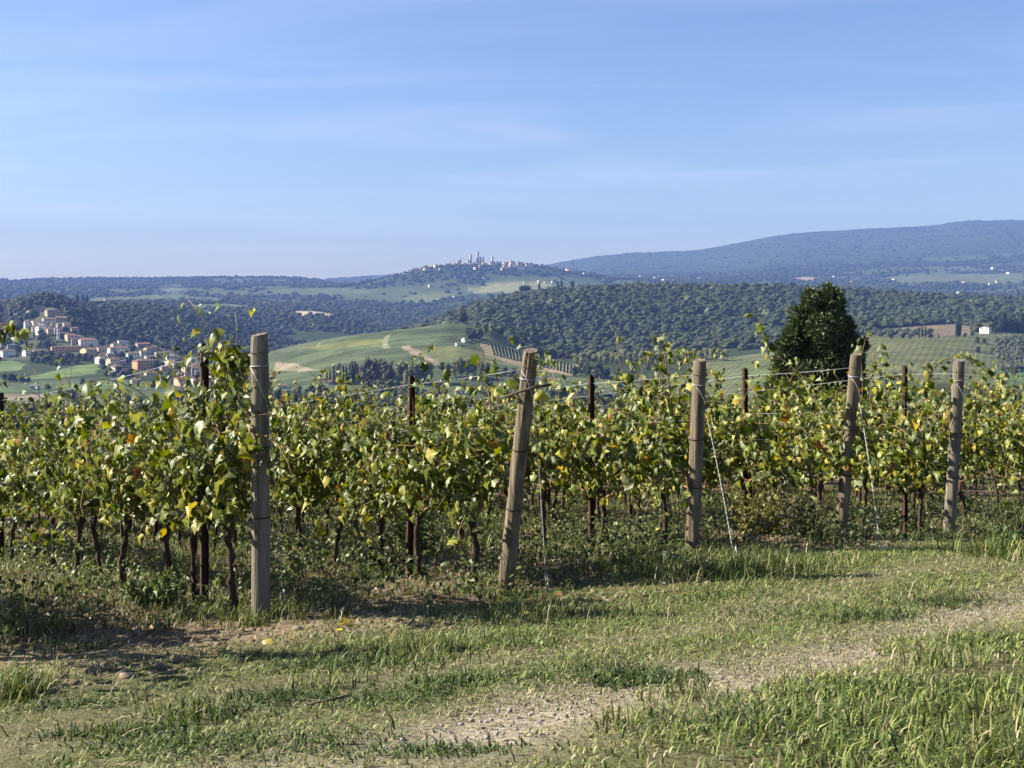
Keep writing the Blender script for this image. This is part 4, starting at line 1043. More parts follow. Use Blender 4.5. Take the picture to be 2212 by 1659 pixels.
# a dark twig on the lane and the single yellow flower
x, y = ground_at(705, 1518); z = gzf(x, y)
mb = MB(); mb.tube([(x - .09, y - .02, z + .02), (x, y, z + .03), (x + .1, y + .05, z + .035)], .006, 6); o = obj('twig', mb.mesh('twig', M['stick'], True)); tag(o, 'thin dark twig lying on the mown grass', 'twig')
m_, nt_, b_, _ = newmat('petal'); b_.inputs['Base Color'].default_value = (0.75, 0.5, 0.01, 1)
x, y = ground_at(730, 1392); z = gzf(x, y); e = empty('dandelion', (x, y, z)); tag(e, 'single small yellow flower on the verge', 'flower')
mb = MB(); mb.tube([(0, 0, 0), (0.005, 0, .08)], .002, 4); obj('stem', mb.mesh('stem', M['cane']), e)
mb = MB()
for i in range(12):
    a = i * .5236; mb.poly([(.005, 0, .08), (.005 + .02 * math.cos(a), .02 * math.sin(a), .088), (.005 + .02 * math.cos(a + .45), .02 * math.sin(a + .45), .088)])
obj('petals', mb.mesh('petals', m_), e)
# ------------------------------------------------------------------ trees
def ico(sub):
    b = bmesh.new(); bmesh.ops.create_icosphere(b, subdivisions=sub, radius=1)
    P = np.array([v.co[:] for v in b.verts]); F = np.array([[v.index for v in f.verts] for f in b.faces]); b.free()
    return P, F
ICO1, ICO2 = ico(1), ico(2)
def cards(P, N, size, jit=0.5, up=0.0):
    """leaf-sized faces facing roughly along N"""
    n = len(P); N = N + rng.normal(0, jit, (n, 3)); N[:, 2] += up; N /= np.linalg.norm(N, axis=1, keepdims=True)
    a = np.cross(N, rng.normal(0, 1, (n, 3))); a /= np.linalg.norm(a, axis=1, keepdims=True); b = np.cross(N, a)
    s = size * rng.uniform(0.6, 1.3, (n, 1)); asp = rng.uniform(0.45, 0.9, (n, 1))
    V = np.stack([P - a * s, P + b * s * asp + N * s * .2, P + a * s, P - b * s * asp + N * s * .2], 1).reshape(-1, 3)
    o4 = (np.arange(n) * 4)[:, None]
    return V, np.concatenate([o4 + np.array([0, 1, 2]), o4 + np.array([0, 2, 3])])
def crown_me(name, lumps, n_card, size, mats, core=0.86, jit=0.5, up=0.0, low=ICO1):
    """lumps: (x, y, z, rx, ry, rz); a dark inner mass under a skin of leaf faces"""
    V, F, MI, n0 = [], [], [], 0
    L = np.array(lumps, float); vol = (L[:, 3] * L[:, 5]); pr = vol / vol.sum()
    for l in L:
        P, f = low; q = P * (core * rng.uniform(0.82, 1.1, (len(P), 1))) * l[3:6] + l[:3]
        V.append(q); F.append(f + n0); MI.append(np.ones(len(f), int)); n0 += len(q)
    w = rng.choice(len(L), n_card, p=pr); d = rng.normal(0, 1, (n_card, 3)); d /= np.linalg.norm(d, axis=1, keepdims=True)
    rad = rng.uniform(0.82, 1.10, (n_card, 1))
    P = L[w, :3] + d * L[w, 3:6] * rad
    nn = d / L[w, 3:6]; nn /= np.linalg.norm(nn, axis=1, keepdims=True)
    v, f = cards(P, nn, size, jit, up); V.append(v); F.append(f + n0); MI.append(np.zeros(len(f), int))
    return mesh_np(name, np.concatenate(V), np.concatenate(F), mats, None, False, np.concatenate(MI))
def round_lumps(w, h, n, z0=0.25):
    """a broad crown of width w and height h that starts at z0*h"""
    L = []
    for i in range(n):
        a = random.uniform(0, 6.283); r = w / 2 * 0.62 * math.sqrt(random.random()); t = random.random()
        z = h * (z0 + (1 - z0) * (0.2 + 0.62 * t)); r *= 1.1 - 0.75 * abs(t - 0.35)
        q = w * random.uniform(0.17, 0.27)
        L.append((r * math.cos(a), r * math.sin(a), z, q, q, q * random.uniform(.75, 1.05)))
    L.append((0, 0, h * (z0 + (1 - z0) * .42), w * .33, w * .33, h * (1 - z0) * .36))
    return L
def col_lumps(w, h, n=7):
    return [(random.gauss(0, w * .03), random.gauss(0, w * .03), h * (0.08 + 0.88 * (i + .5) / n), w / 2 * (0.55 + 0.75 * math.sin(math.pi * (0.18 + 0.72 * (i + .5) / n))) * .8,
             w / 2 * (0.55 + 0.75 * math.sin(math.pi * (0.18 + 0.72 * (i + .5) / n))) * .8, h / n * .95) for i in range(n)]
TM = {
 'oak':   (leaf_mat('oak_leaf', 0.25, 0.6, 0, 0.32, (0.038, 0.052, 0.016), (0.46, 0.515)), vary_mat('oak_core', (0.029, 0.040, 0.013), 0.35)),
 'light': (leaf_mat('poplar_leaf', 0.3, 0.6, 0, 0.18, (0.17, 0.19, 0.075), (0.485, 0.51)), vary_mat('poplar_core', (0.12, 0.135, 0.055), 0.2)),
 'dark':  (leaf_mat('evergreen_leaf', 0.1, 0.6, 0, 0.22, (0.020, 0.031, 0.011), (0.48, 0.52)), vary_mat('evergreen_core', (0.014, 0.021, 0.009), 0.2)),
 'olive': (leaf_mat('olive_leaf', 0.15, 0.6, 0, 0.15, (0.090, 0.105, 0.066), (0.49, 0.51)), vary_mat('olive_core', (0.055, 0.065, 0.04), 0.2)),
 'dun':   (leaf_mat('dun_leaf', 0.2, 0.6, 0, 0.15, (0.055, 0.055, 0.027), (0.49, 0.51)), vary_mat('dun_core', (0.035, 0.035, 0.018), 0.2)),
}
def trunk_me(h, r, limbs=3, spread=1.0):
    mb = MB(); mb.tube([(0, 0, -.8), (.05 * h * .1, 0, h * .35), (0, .02 * h, h * .7)], [r * 1.15, r * .85, r * .4], 7)
    for i in range(limbs):
        a = i * 2.2 + .5; mb.tube([(0, 0, h * (.25 + .08 * i)), (spread * .5 * math.cos(a), spread * .5 * math.sin(a), h * (.45 + .06 * i)), (spread * math.cos(a), spread * math.sin(a), h * (.6 + .08 * i))], [r * .5, r * .35, r * .15], 5)
    return mb.mesh('trunk', M['tree_bark'], True)
random.seed(11)
KIND = {}
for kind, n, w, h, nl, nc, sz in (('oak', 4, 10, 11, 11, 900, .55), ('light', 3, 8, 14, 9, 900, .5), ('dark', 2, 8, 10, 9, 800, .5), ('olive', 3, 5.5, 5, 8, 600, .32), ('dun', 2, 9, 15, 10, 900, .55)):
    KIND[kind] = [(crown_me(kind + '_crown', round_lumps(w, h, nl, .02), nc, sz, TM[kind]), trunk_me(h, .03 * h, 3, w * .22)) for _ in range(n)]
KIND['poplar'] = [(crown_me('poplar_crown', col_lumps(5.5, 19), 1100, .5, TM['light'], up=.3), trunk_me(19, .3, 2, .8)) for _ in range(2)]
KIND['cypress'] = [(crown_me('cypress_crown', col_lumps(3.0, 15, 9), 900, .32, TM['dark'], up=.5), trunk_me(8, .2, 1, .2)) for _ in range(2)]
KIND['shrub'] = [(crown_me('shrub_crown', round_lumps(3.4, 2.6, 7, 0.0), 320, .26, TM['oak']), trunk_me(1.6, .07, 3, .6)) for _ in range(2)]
def pine_lumps():
    return [(random.uniform(-3.2, 3.2), random.uniform(-3, 3), 8.5 + random.uniform(-1.5, 1.8), 2.2, 2.2, 1.5) for _ in range(13)] + [(0, 0, 8.6, 4.0, 4.0, 3.0), (0, 0, 5.5, 2.0, 2.0, 3)]
KIND['pine'] = [(crown_me('pine_crown', pine_lumps(), 900, .5, TM['dark']), trunk_me(15, .35, 3, 2.2))]
def tree(name, kind, x, y, h=None, label='', group=None, w=1.0, z=None):
    base = {'oak': 11, 'light': 14, 'dark': 10, 'olive': 5, 'dun': 15, 'poplar': 19, 'cypress': 15, 'shrub': 2.6, 'pine': 12}[kind]
    s = (h or base) / base
    c, t = random.choice(KIND[kind])
    e = empty(name, (x, y, terr_xy(x, y) - 0.3 if z is None else z), random.uniform(0, 6.28)); e.scale = (s * w, s * w, s)
    obj('crown', c, e)['kind'] = 'stuff'; obj('trunk', t, e)
    tag(e, label, 'tree' if kind != 'shrub' else 'shrub', group)
    return e

# the woods that read as one mass: low-cost crowns set out over the wooded slopes
fc = bpy.data.collections.new('wood_crowns')
for q in range(5):
    L = round_lumps(10, 9, 8, 0.0)
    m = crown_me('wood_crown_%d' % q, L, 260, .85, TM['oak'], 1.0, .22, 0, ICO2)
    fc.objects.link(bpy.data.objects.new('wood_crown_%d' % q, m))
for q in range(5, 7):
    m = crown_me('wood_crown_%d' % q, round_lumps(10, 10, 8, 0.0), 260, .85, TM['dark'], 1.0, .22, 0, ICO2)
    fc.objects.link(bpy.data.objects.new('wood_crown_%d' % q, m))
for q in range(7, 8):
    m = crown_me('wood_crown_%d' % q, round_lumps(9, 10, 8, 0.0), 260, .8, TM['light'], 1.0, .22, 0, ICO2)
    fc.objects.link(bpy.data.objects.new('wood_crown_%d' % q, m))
def scatter(name, X, Y, S, SZ, idx, label, dz=-0.5):
    n = len(X); Z = terr(X / Y, Y) + dz
    me = bpy.data.meshes.new(name); me.vertices.add(n); me.vertices.foreach_set('co', np.stack([X, Y, Z], 1).astype(np.float32).ravel())
    a = me.attributes.new('scl', 'FLOAT_VECTOR', 'POINT'); a.data.foreach_set('vector', np.stack([S, S, SZ], 1).astype(np.float32).ravel())
    a = me.attributes.new('rot', 'FLOAT_VECTOR', 'POINT'); a.data.foreach_set('vector', np.stack([S * 0, S * 0, rng.uniform(0, 6.28, n)], 1).astype(np.float32).ravel())
    a = me.attributes.new('idx', 'INT', 'POINT'); a.data.foreach_set('value', idx.astype(np.int32))
    o = obj(name, me)
    ng = bpy.data.node_groups.new(name, 'GeometryNodeTree')
    ng.interface.new_socket('Geometry', in_out='INPUT', socket_type='NodeSocketGeometry'); ng.interface.new_socket('Geometry', in_out='OUTPUT', socket_type='NodeSocketGeometry')
    gi = ng.nodes.new('NodeGroupInput'); go = ng.nodes.new('NodeGroupOutput'); ip = ng.nodes.new('GeometryNodeInstanceOnPoints')
    ci = ng.nodes.new('GeometryNodeCollectionInfo'); ci.inputs['Collection'].default_value = fc; ci.inputs['Separate Children'].default_value = True; ci.inputs['Reset Children'].default_value = True
    ip.inputs['Pick Instance'].default_value = True
    def at(nm, ty):
        q = ng.nodes.new('GeometryNodeInputNamedAttribute'); q.data_type = ty; q.inputs['Name'].default_value = nm; return q.outputs['Attribute']
    ng.links.new(gi.outputs[0], ip.inputs['Points']); ng.links.new(ci.outputs[0], ip.inputs['Instance'])
    ng.links.new(at('idx', 'INT'), ip.inputs['Instance Index']); ng.links.new(at('scl', 'FLOAT_VECTOR'), ip.inputs['Scale'])
    er = ng.nodes.new('FunctionNodeEulerToRotation'); ng.links.new(at('rot', 'FLOAT_VECTOR'), er.inputs[0]); ng.links.new(er.outputs[0], ip.inputs['Rotation'])
    ng.links.new(ip.outputs[0], go.inputs[0])
    md = o.modifiers.new('wood', 'NODES'); md.node_group = ng
    tag(o, label, 'wood', kind='stuff')
    return o
def wood_pts(n, u0, u1, d0, d1):
    D = np.sqrt(rng.uniform(d0 ** 2, d1 ** 2, n)); u = rng.uniform(u0, u1, n); return u * D, D
def U_(px): return (px - W0 / 2) / F0
def pick_idx(n, X, Y):
    v = fbm(X / 60, Y / 60, 151, 3); r = rng.random(n)
    return np.where((v > .56) & (r < .55), 5 + (r * 20).astype(int) % 2, np.where(r > 0.988, 7, (r * 997).astype(int) % 5))
# right-hand wooded hill, left-hand hill with slope shade put into its crowns, ridge between
X, Y = wood_pts(24000, U_(860), U_(2600), 1230, 2150)
ok = ~is_field(X, Y) & ~((Y < 1330) & (X / Y < U_(1100))) & ~((Y > 1330) & (X / Y < U_(930)) & (Y < 1700) & (X / Y > U_(600)) & (rng.random(len(X)) < .0))
# clear the light plantation belt and the open lane at the foot
ok &= ~((Y < 1290) & (X / Y > U_(1240)) & (X / Y < U_(1600)))
X, Y = X[ok], Y[ok]; S = rng.uniform(.6, 1.0, len(X)) + 0.85 * rng.random(len(X)) ** 2.5; scatter('hill_wood', X, Y, S * 1.15, S * rng.uniform(.6, .95, len(X)), pick_idx(len(X), X, Y), 'dense mixed wood covering the broad hill behind the middle posts')
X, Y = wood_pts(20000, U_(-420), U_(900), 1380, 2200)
ok = ~is_field(X, Y); X, Y = X[ok], Y[ok]; S = rng.uniform(.8, 1.35, len(X)); scatter('village_wood', X, Y, S * 1.15, S * rng.uniform(.6, .95, len(X)), np.where(rng.random(len(X)) < .80, 5 + rng.integers(0, 2, len(X)), pick_idx(len(X), X, Y)), 'wood on the hill behind the hillside village, crowns darkened to stand for shade')  # mostly dark crowns: the shade of this slope is put into the tree colour
X, Y = wood_pts(20000, U_(-420), U_(2600), 2150, 3450)
ok = ~is_field(X, Y) & ((fbm(X / 130, Y / 130, 161, 3) > .30)); X, Y = X[ok], Y[ok]; S = rng.uniform(1.0, 1.7, len(X)); scatter('ridge_wood', X, Y, S * 1.1, S * rng.uniform(.5, .8, len(X)), pick_idx(len(X), X, Y), 'wood on the hazy ridge behind the green vineyard hill')
X, Y = wood_pts(40000, U_(-420), U_(2600), 3350, 6600)
nn = fbm(X / 260, Y / 200, 51, 4); ok = ~is_field(X, Y) & ((nn < .545) | (rng.random(len(X)) < .12)) & ((fbm(X / 90, Y / 90, 171, 3) > .36) | inside(TOWNHILL, X, Y)); X, Y = X[ok], Y[ok]; S = rng.uniform(1.2, 2.6, len(X)); scatter('hazy_woods', X, Y, S, S * rng.uniform(.45, .7, len(X)), pick_idx(len(X), X, Y), 'far hazy woods and hedges below the hilltop town', -1.5)
X, Y = wood_pts(9000, U_(-100), U_(2300), 6600, 9300)
ok = (fbm(X / 200, Y / 200, 181, 3) > .35); X, Y = X[ok], Y[ok]; S = rng.uniform(1.8, 3.0, len(X)); scatter('mountain_woods', X, Y, S, S * rng.uniform(.2, .3, len(X)), pick_idx(len(X), X, Y), 'woods covering the distant blue mountain', -2)

# belt of single trees at the foot of the vineyard slope
random.seed(5)
BELT = []
tries = 0
while len(BELT) < 290 and tries < 6000:
    tries += 1
    D = math.sqrt(random.uniform(330 ** 2, 900 ** 2)); px = random.uniform(-40, 1340)
    if px > 1000 and D < 560: continue
    if D > 640 and px < 110: continue
    if D > 850 and px < 540: continue
    x = U_(px) * D
    if any((x - a) ** 2 + (D - b) ** 2 < 62 for a, b, _ in BELT): continue
    BELT.append((x, D, px))
for x, D, px in BELT:
    k = random.choices(('oak', 'light', 'dark', 'poplar'), (6, 3.0, 2.5, .5))[0]
    nm = {'oak': 'broad_tree', 'light': 'pale_tree', 'dark': 'evergreen_tree', 'poplar': 'poplar_tree'}[k]
    lb = {'oak': 'mid green broad tree', 'light': 'pale green tree', 'dark': 'dark evergreen tree', 'poplar': 'slim tall poplar'}[k]
    ar = 'behind the left vines' if px < 540 else ('behind the middle vines' if px < 1085 else 'right of the leaning post')
    tree(nm, k, x, D, random.uniform(10, 17) if k != 'poplar' else random.uniform(16, 21), '%s, # from left in the wood belt %s' % (lb, ar), '%s %s' % (lb, ar))
X, Y = wood_pts(3600, U_(-300), U_(1500), 200, 930)
ok = (fbm(X / 40, Y / 40, 191, 3) > .42) & ~((Y > 640) & (X / Y < U_(150))) & ~((Y > 850) & (X / Y < U_(520))); X, Y = X[ok], Y[ok]; S = rng.uniform(.45, .95, len(X)); scatter('valley_thicket', X, Y, S, S * rng.uniform(.7, 1.0, len(X)), pick_idx(len(X), X, Y), 'dark thicket filling the valley foot under the vineyard')

def plant(kind, name, px, py, h, label, d0=850, d1=1500, w=1.0, group=None):
    p = hit(px, py, d0, d1); return tree(name, kind, p[0], p[1], h, label, group, w)
# cypresses and tall trees in the valley, below the green vineyard hill
for i, (px, h) in enumerate(((706, 12), (713, 13), (721, 17), (728, 16), (733, 19), (741, 17), (748, 16), (755, 18), (760, 21), (766, 20), (772, 18), (777, 15))):
    plant('cypress', 'cypress_tree', px, 830 + (i % 3), h, 'slim dark cypress, %s from the left in the valley cypress clump' % ordinal(i), 850, 1000, .75, 'cypress clump in the valley')
for i, (px, h) in enumerate(((784, 22), (796, 24), (808, 23), (820, 26), (832, 25), (845, 24))):
    plant('dun', 'dun_tree', px, 832, h, 'brownish tall tree, %s from the left beside the cypress clump' % ordinal(i), 850, 1000, .8, 'brownish trees in the valley')
for i, (px, py, h) in enumerate(((860, 832, 20), (872, 830, 23), (886, 830, 23), (900, 830, 22), (914, 828, 22), (926, 828, 20), (968, 816, 14), (982, 814, 17), (996, 812, 19), (1010, 812, 19), (1024, 812, 17), (1038, 808, 14), (1052, 806, 12), (1066, 802, 11))):
    plant('light', 'pale_tree', px, py, h, 'pale yellow-green tree, %s from the left below the vineyard hill' % ordinal(i), 850, 1100, 1.0, 'pale trees below the vineyard hill')
for i, (px, py, h) in enumerate(((955, 800, 8), (1090, 812, 9), (1110, 818, 10), (1135, 815, 9), (1255, 808, 12), (1272, 815, 16), (1290, 818, 15), (1240, 812, 9), (1310, 816, 10), (1335, 812, 9), (1365, 806, 9), (1400, 800, 8))):
    plant('oak', 'broad_tree', px, py, h, 'dark round tree, %s from the left at the foot of the wooded hill' % ordinal(i), 850, 1150, 1.0, 'dark trees at the wooded hill foot')
for i in range(26):
    px = 1245 + i * 12.8; plant('light', 'plantation_tree', px, 786 - i * .35 + (i % 2) * 3, 13 + (i % 3), 'pale plantation tree, %s from the left along the wooded hill' % ordinal(i), 900, 1240, 1.25, 'pale plantation row')
for i, (px, py, h, kd) in enumerate(((1000, 700, 16, 'oak'), (1012, 728, 11, 'dark'), (1020, 735, 13, 'dark'), (1034, 733, 13, 'oak'), (1048, 722, 15, 'light'), (1062, 724, 14, 'light'), (1028, 712, 10, 'light'))):
    plant(kd, 'hilltop_tree', px, py, h, 'tree, %s from the left where the vineyard hill meets the wood' % ordinal(i), 1050, 1350, 1.0, 'trees where vineyard and wood meet')
# right-hand slope: cypresses, shrubs, olives
for i, (px, py, h) in enumerate(((1985, 731, 12), (1992, 729, 14), (1999, 730, 13), (2028, 733, 7), (2066, 728, 15), (2072, 728, 25))):
    plant('cypress', 'cypress_tree', px, py, h, ('tall lone cypress on the far right field edge' if h == 25 else 'small cypress, %s from the left on the far right field edge' % ordinal(i)), 1100, 1400, 1.1 if h == 25 else .8, 'cypresses on the right field edge')
for i, (px, py, h, kd) in enumerate(((1925, 732, 11, 'oak'), (1950, 731, 7, 'dark'), (1965, 732, 5, 'dark'), (2010, 730, 5, 'shrub'), (2085, 728, 6, 'dark'), (2100, 727, 6, 'oak'), (2105, 706, 6, 'oak'), (2120, 712, 5, 'dark'), (2150, 720, 6, 'dark'), (2110, 742, 7, 'oak'), (2126, 742, 6, 'oak'), (2150, 745, 7, 'light'), (2113, 762, 6, 'oak'), (2146, 765, 7, 'oak'), (2190, 812, 8, 'oak'), (2170, 822, 7, 'oak'), (1900, 830, 7, 'oak'), (1935, 832, 6, 'oak'), (2010, 834, 7, 'dark'), (2060, 834, 6, 'oak'))):
    plant(kd, 'field_tree', px, py, h, 'small field tree or bush, %s in the list from the conifer rightwards' % ordinal(i) if False else '%s bush or tree, %s of those scattered on the right-hand fields' % ({'oak': 'mid green', 'dark': 'dark', 'shrub': 'low', 'light': 'pale'}[kd], ordinal(i)), 850, 1450, 1.0, 'scattered bushes on the right fields')
n = 0
for rr in range(9):
    for cc in range(9):
        px = 2155 + cc * 13 + (rr % 2) * 6; py = 738 + rr * 8 - cc * .5
        if px > 2270 or (px < 2165 and rr > 5): continue
        p = hit(px, py, 880, 1400); tree('olive_tree', 'olive', p[0], p[1], random.uniform(5.5, 7.5), 'silvery olive tree, # from left in the grove at the right edge', 'olive grove at the right edge', 1.2); n += 1
for i in range(18):
    px = 1880 + i * 7.5; plant('olive', 'olive_tree', px, 727 - (i % 3) * 3, 7, 'grey-green olive tree, # from left in the strip right of the conifer', 1180, 1400, 1.3, 'olive strip right of the conifer')
# dark cypress wood at the far right
for i in range(16):
    px = 2152 + i * 7 + random.uniform(-2, 2); plant('cypress' if i % 3 else 'dark', 'evergreen_tree', px, 716 + random.uniform(-3, 3), random.uniform(17, 24), 'tall dark evergreen, # from left behind the white farmhouse at the right', 1280, 1480, 1.7, 'evergreen clump behind the right farmhouse')
# cypresses on the skyline ridge and along the village hill
for i, (px, py, h) in enumerate(((156, 661, 14), (165, 660, 22), (168, 660, 20), (176, 661, 18), (181, 660, 22), (188, 660, 22))):
    plant('cypress', 'cypress_tree', px, py, h, 'tall cypress, %s from the left behind the village castle' % ordinal(i), 1700, 2150, .9, 'cypresses behind the castle')
plant('pine', 'umbrella_pine', 186, 716, 17, 'rounded umbrella pine above the pink village house', 1300, 1650, .9)
for i, (px, py, h) in enumerate(((1062, 642, 18), (1078, 640, 16), (1085, 640, 18), (1165, 624, 22), (1205, 622, 20), (1213, 622, 22), (1235, 618, 18), (1238, 618, 20))):
    plant('cypress', 'ridge_cypress', px, py, h, 'dark pointed tree, %s from the left on the wooded hill crest' % ordinal(i), 1850, 2200, 1.3, 'pointed trees on the wooded crest')
plant('pine', 'umbrella_pine', 1133, 638, 24, 'broad umbrella pine on the wooded crest below the town', 1850, 2150, 1.1)

# ------------------------------------------------------------------ big dark conifer behind the fourth post
random.seed(3)
x0, y0 = TREE_AT; z0 = gzf(x0, y0)
def mpx(px, py): return ((px - 1765) / F0 * y0, EZ - (py - HOR) / F0 * y0 - z0)
LM = []
for px, py, w, h in ((1744, 645, 13, 20), (1786, 642, 24, 20), (1765, 662, 34, 30), (1735, 684, 24, 28), (1806, 674, 24, 30), (1720, 716, 26, 30), (1770, 706, 50, 40), (1826, 710, 22, 34), (1705, 756, 26, 34), (1750, 760, 50, 44),
                     (1805, 760, 50, 44), (1843, 746, 18, 34), (1866, 738, 10, 6), (1856, 750, 18, 10), (1692, 800, 26, 40), (1745, 815, 55, 50), (1805, 815, 55, 50), (1852, 802, 24, 44), (1686, 850, 34, 50), (1765, 870, 75, 60), (1848, 860, 36, 55), (1765, 940, 75, 60), (1728, 700, 10, 16), (1815, 650, 8, 12), (1700, 735, 10, 12)):
    a, b = mpx(px, py); w *= y0 / F0; h *= y0 / F0
    for q in range(2):
        LM.append((a + random.gauss(0, w * .2), random.uniform(-.5, .5) * max(0.3, 1.35 - abs(a)) , b + random.gauss(0, h * .15), w * .82, w * .82, h * .8))
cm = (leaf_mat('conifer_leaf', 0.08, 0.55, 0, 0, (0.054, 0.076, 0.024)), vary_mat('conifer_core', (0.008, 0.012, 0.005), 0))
e = empty('conifer_tree', (x0, y0, z0)); tag(e, 'big dense dark green conifer standing behind the fourth post', 'tree')
def sprays(lumps, n, ln, wd, mats, core):
    V, F, MI, n0 = [], [], [], 0
    L = np.array(lumps, float); pr = L[:, 3] * L[:, 5]; pr /= pr.sum()
    for l in L:
        P, f = ICO2; q = P * (core * rng.uniform(0.75, 1.1, (len(P), 1))) * l[3:6] + l[:3]
        V.append(q); F.append(f + n0); MI.append(np.ones(len(f), int)); n0 += len(q)
    w = rng.choice(len(L), n, p=pr); dn = rng.normal(0, 1, (n, 3)); dn /= np.linalg.norm(dn, axis=1, keepdims=True)
    P = L[w, :3] + dn * L[w, 3:6] * rng.uniform(.66, .98, (n, 1))
    for q in range(4):
        dr = dn + UP * rng.uniform(-.1, .7, (n, 1)) + rng.normal(0, .5, (n, 3)); dr /= np.linalg.norm(dr, axis=1, keepdims=True)
        sd_ = np.cross(dr, rng.normal(0, 1, (n, 3))); sd_ /= np.linalg.norm(sd_, axis=1, keepdims=True)
        l_ = ln * rng.uniform(.5, 1.3, (n, 1)); w_ = wd * rng.uniform(.6, 1.3, (n, 1))
        v = np.stack([P, P + dr * l_ * .5 + sd_ * w_, P + dr * l_, P + dr * l_ * .5 - sd_ * w_], 1).reshape(-1, 3); o4 = (np.arange(n) * 4)[:, None] + n0
        V.append(v); F.append(np.concatenate([o4 + np.array([0, 1, 2]), o4 + np.array([0, 2, 3])])); MI.append(np.zeros(2 * n, int)); n0 += 4 * n
    return mesh_np('crown', np.concatenate(V), np.concatenate(F), mats, None, False, np.concatenate(MI))
obj('crown', sprays(LM, 13000, 0.20, 0.034, cm, .70), e)['kind'] = 'stuff'
mb = MB(); mb.tube([(0, 0, -.3), (.03, 0, 1.2), (0, 0, 4)], [.2, .16, .06], 9)
for i in range(5): a = i * 1.3; mb.tube([(0, 0, .6 + i * .5), (.5 * math.cos(a), .5 * math.sin(a), 1.1 + i * .5), (.95 * math.cos(a), .95 * math.sin(a), 1.8 + i * .5)], [.06, .04, .015], 6)
obj('trunk', mb.mesh('trunk', M['tree_bark'], True), e)

# ------------------------------------------------------------------ buildings
WALL = {'white': (0.68, 0.65, 0.60), 'cream': (0.61, 0.53, 0.40), 'orange': (0.52, 0.29, 0.14), 'pink': (0.54, 0.39, 0.295), 'stone': (0.35, 0.295, 0.23), 'grey': (0.38, 0.37, 0.35), 'yellow': (0.58, 0.45, 0.25), 'tower': (0.39, 0.325, 0.245)}
for k_, c_ in WALL.items(): M['wall_' + k_] = noise_mat('wall_' + k_, tuple(v * .86 for v in c_), c_, 1.2, 0.9, 0.1)
ROOF = {'red': (0.20, 0.092, 0.060), 'brown': (0.125, 0.088, 0.064), 'grey': (0.145, 0.14, 0.135), 'tile': (0.16, 0.094, 0.064)}
for k_, c_ in ROOF.items(): M['roof_' + k_] = noise_mat('roof_' + k_, tuple(v * .65 for v in c_), tuple(v * 1.15 for v in c_), 2.2, 0.95, 0.4, (1, 1, 1))
m_, nt_, b_, _ = newmat('glass'); b_.inputs['Base Color'].default_value = (0.02, 0.022, 0.026, 1); b_.inputs['Roughness'].default_value = 0.15; M['glass'] = m_
M['shutter'] = noise_mat('shutter', (0.05, 0.06, 0.04), (0.10, 0.10, 0.07), 5, 0.8, 0)
M['trim'] = noise_mat('trim', (0.6, 0.57, 0.5), (0.7, 0.67, 0.6), 3, 0.9, 0)
mb = MB(); mb.box((0, -.03, 0), (.8, .06, 1.25), 0); mb.box((0, -.045, -.68), (1.1, .09, .1), 1); mb.box((-.62, -.03, 0), (.42, .06, 1.3), 2); mb.box((.62, -.03, 0), (.42, .06, 1.3), 2); WIN = mb.mesh('window', [M['glass'], M['trim'], M['shutter']])
mb = MB(); mb.box((0, -.04, 1.05), (1.1, .08, 2.1), 0); mb.box((0, -.05, 2.15), (1.3, .1, .1), 1); DOOR = mb.mesh('door', [M['shutter'], M['trim']])
CHIM = {}
mb = MB(); mb.box((0, 0, .4), (.6, .6, 1.8), 0); mb.box((0, 0, 1.37), (.85, .85, .14), 0); CHIM = mb.mesh('chimney', [M['wall_pink']])
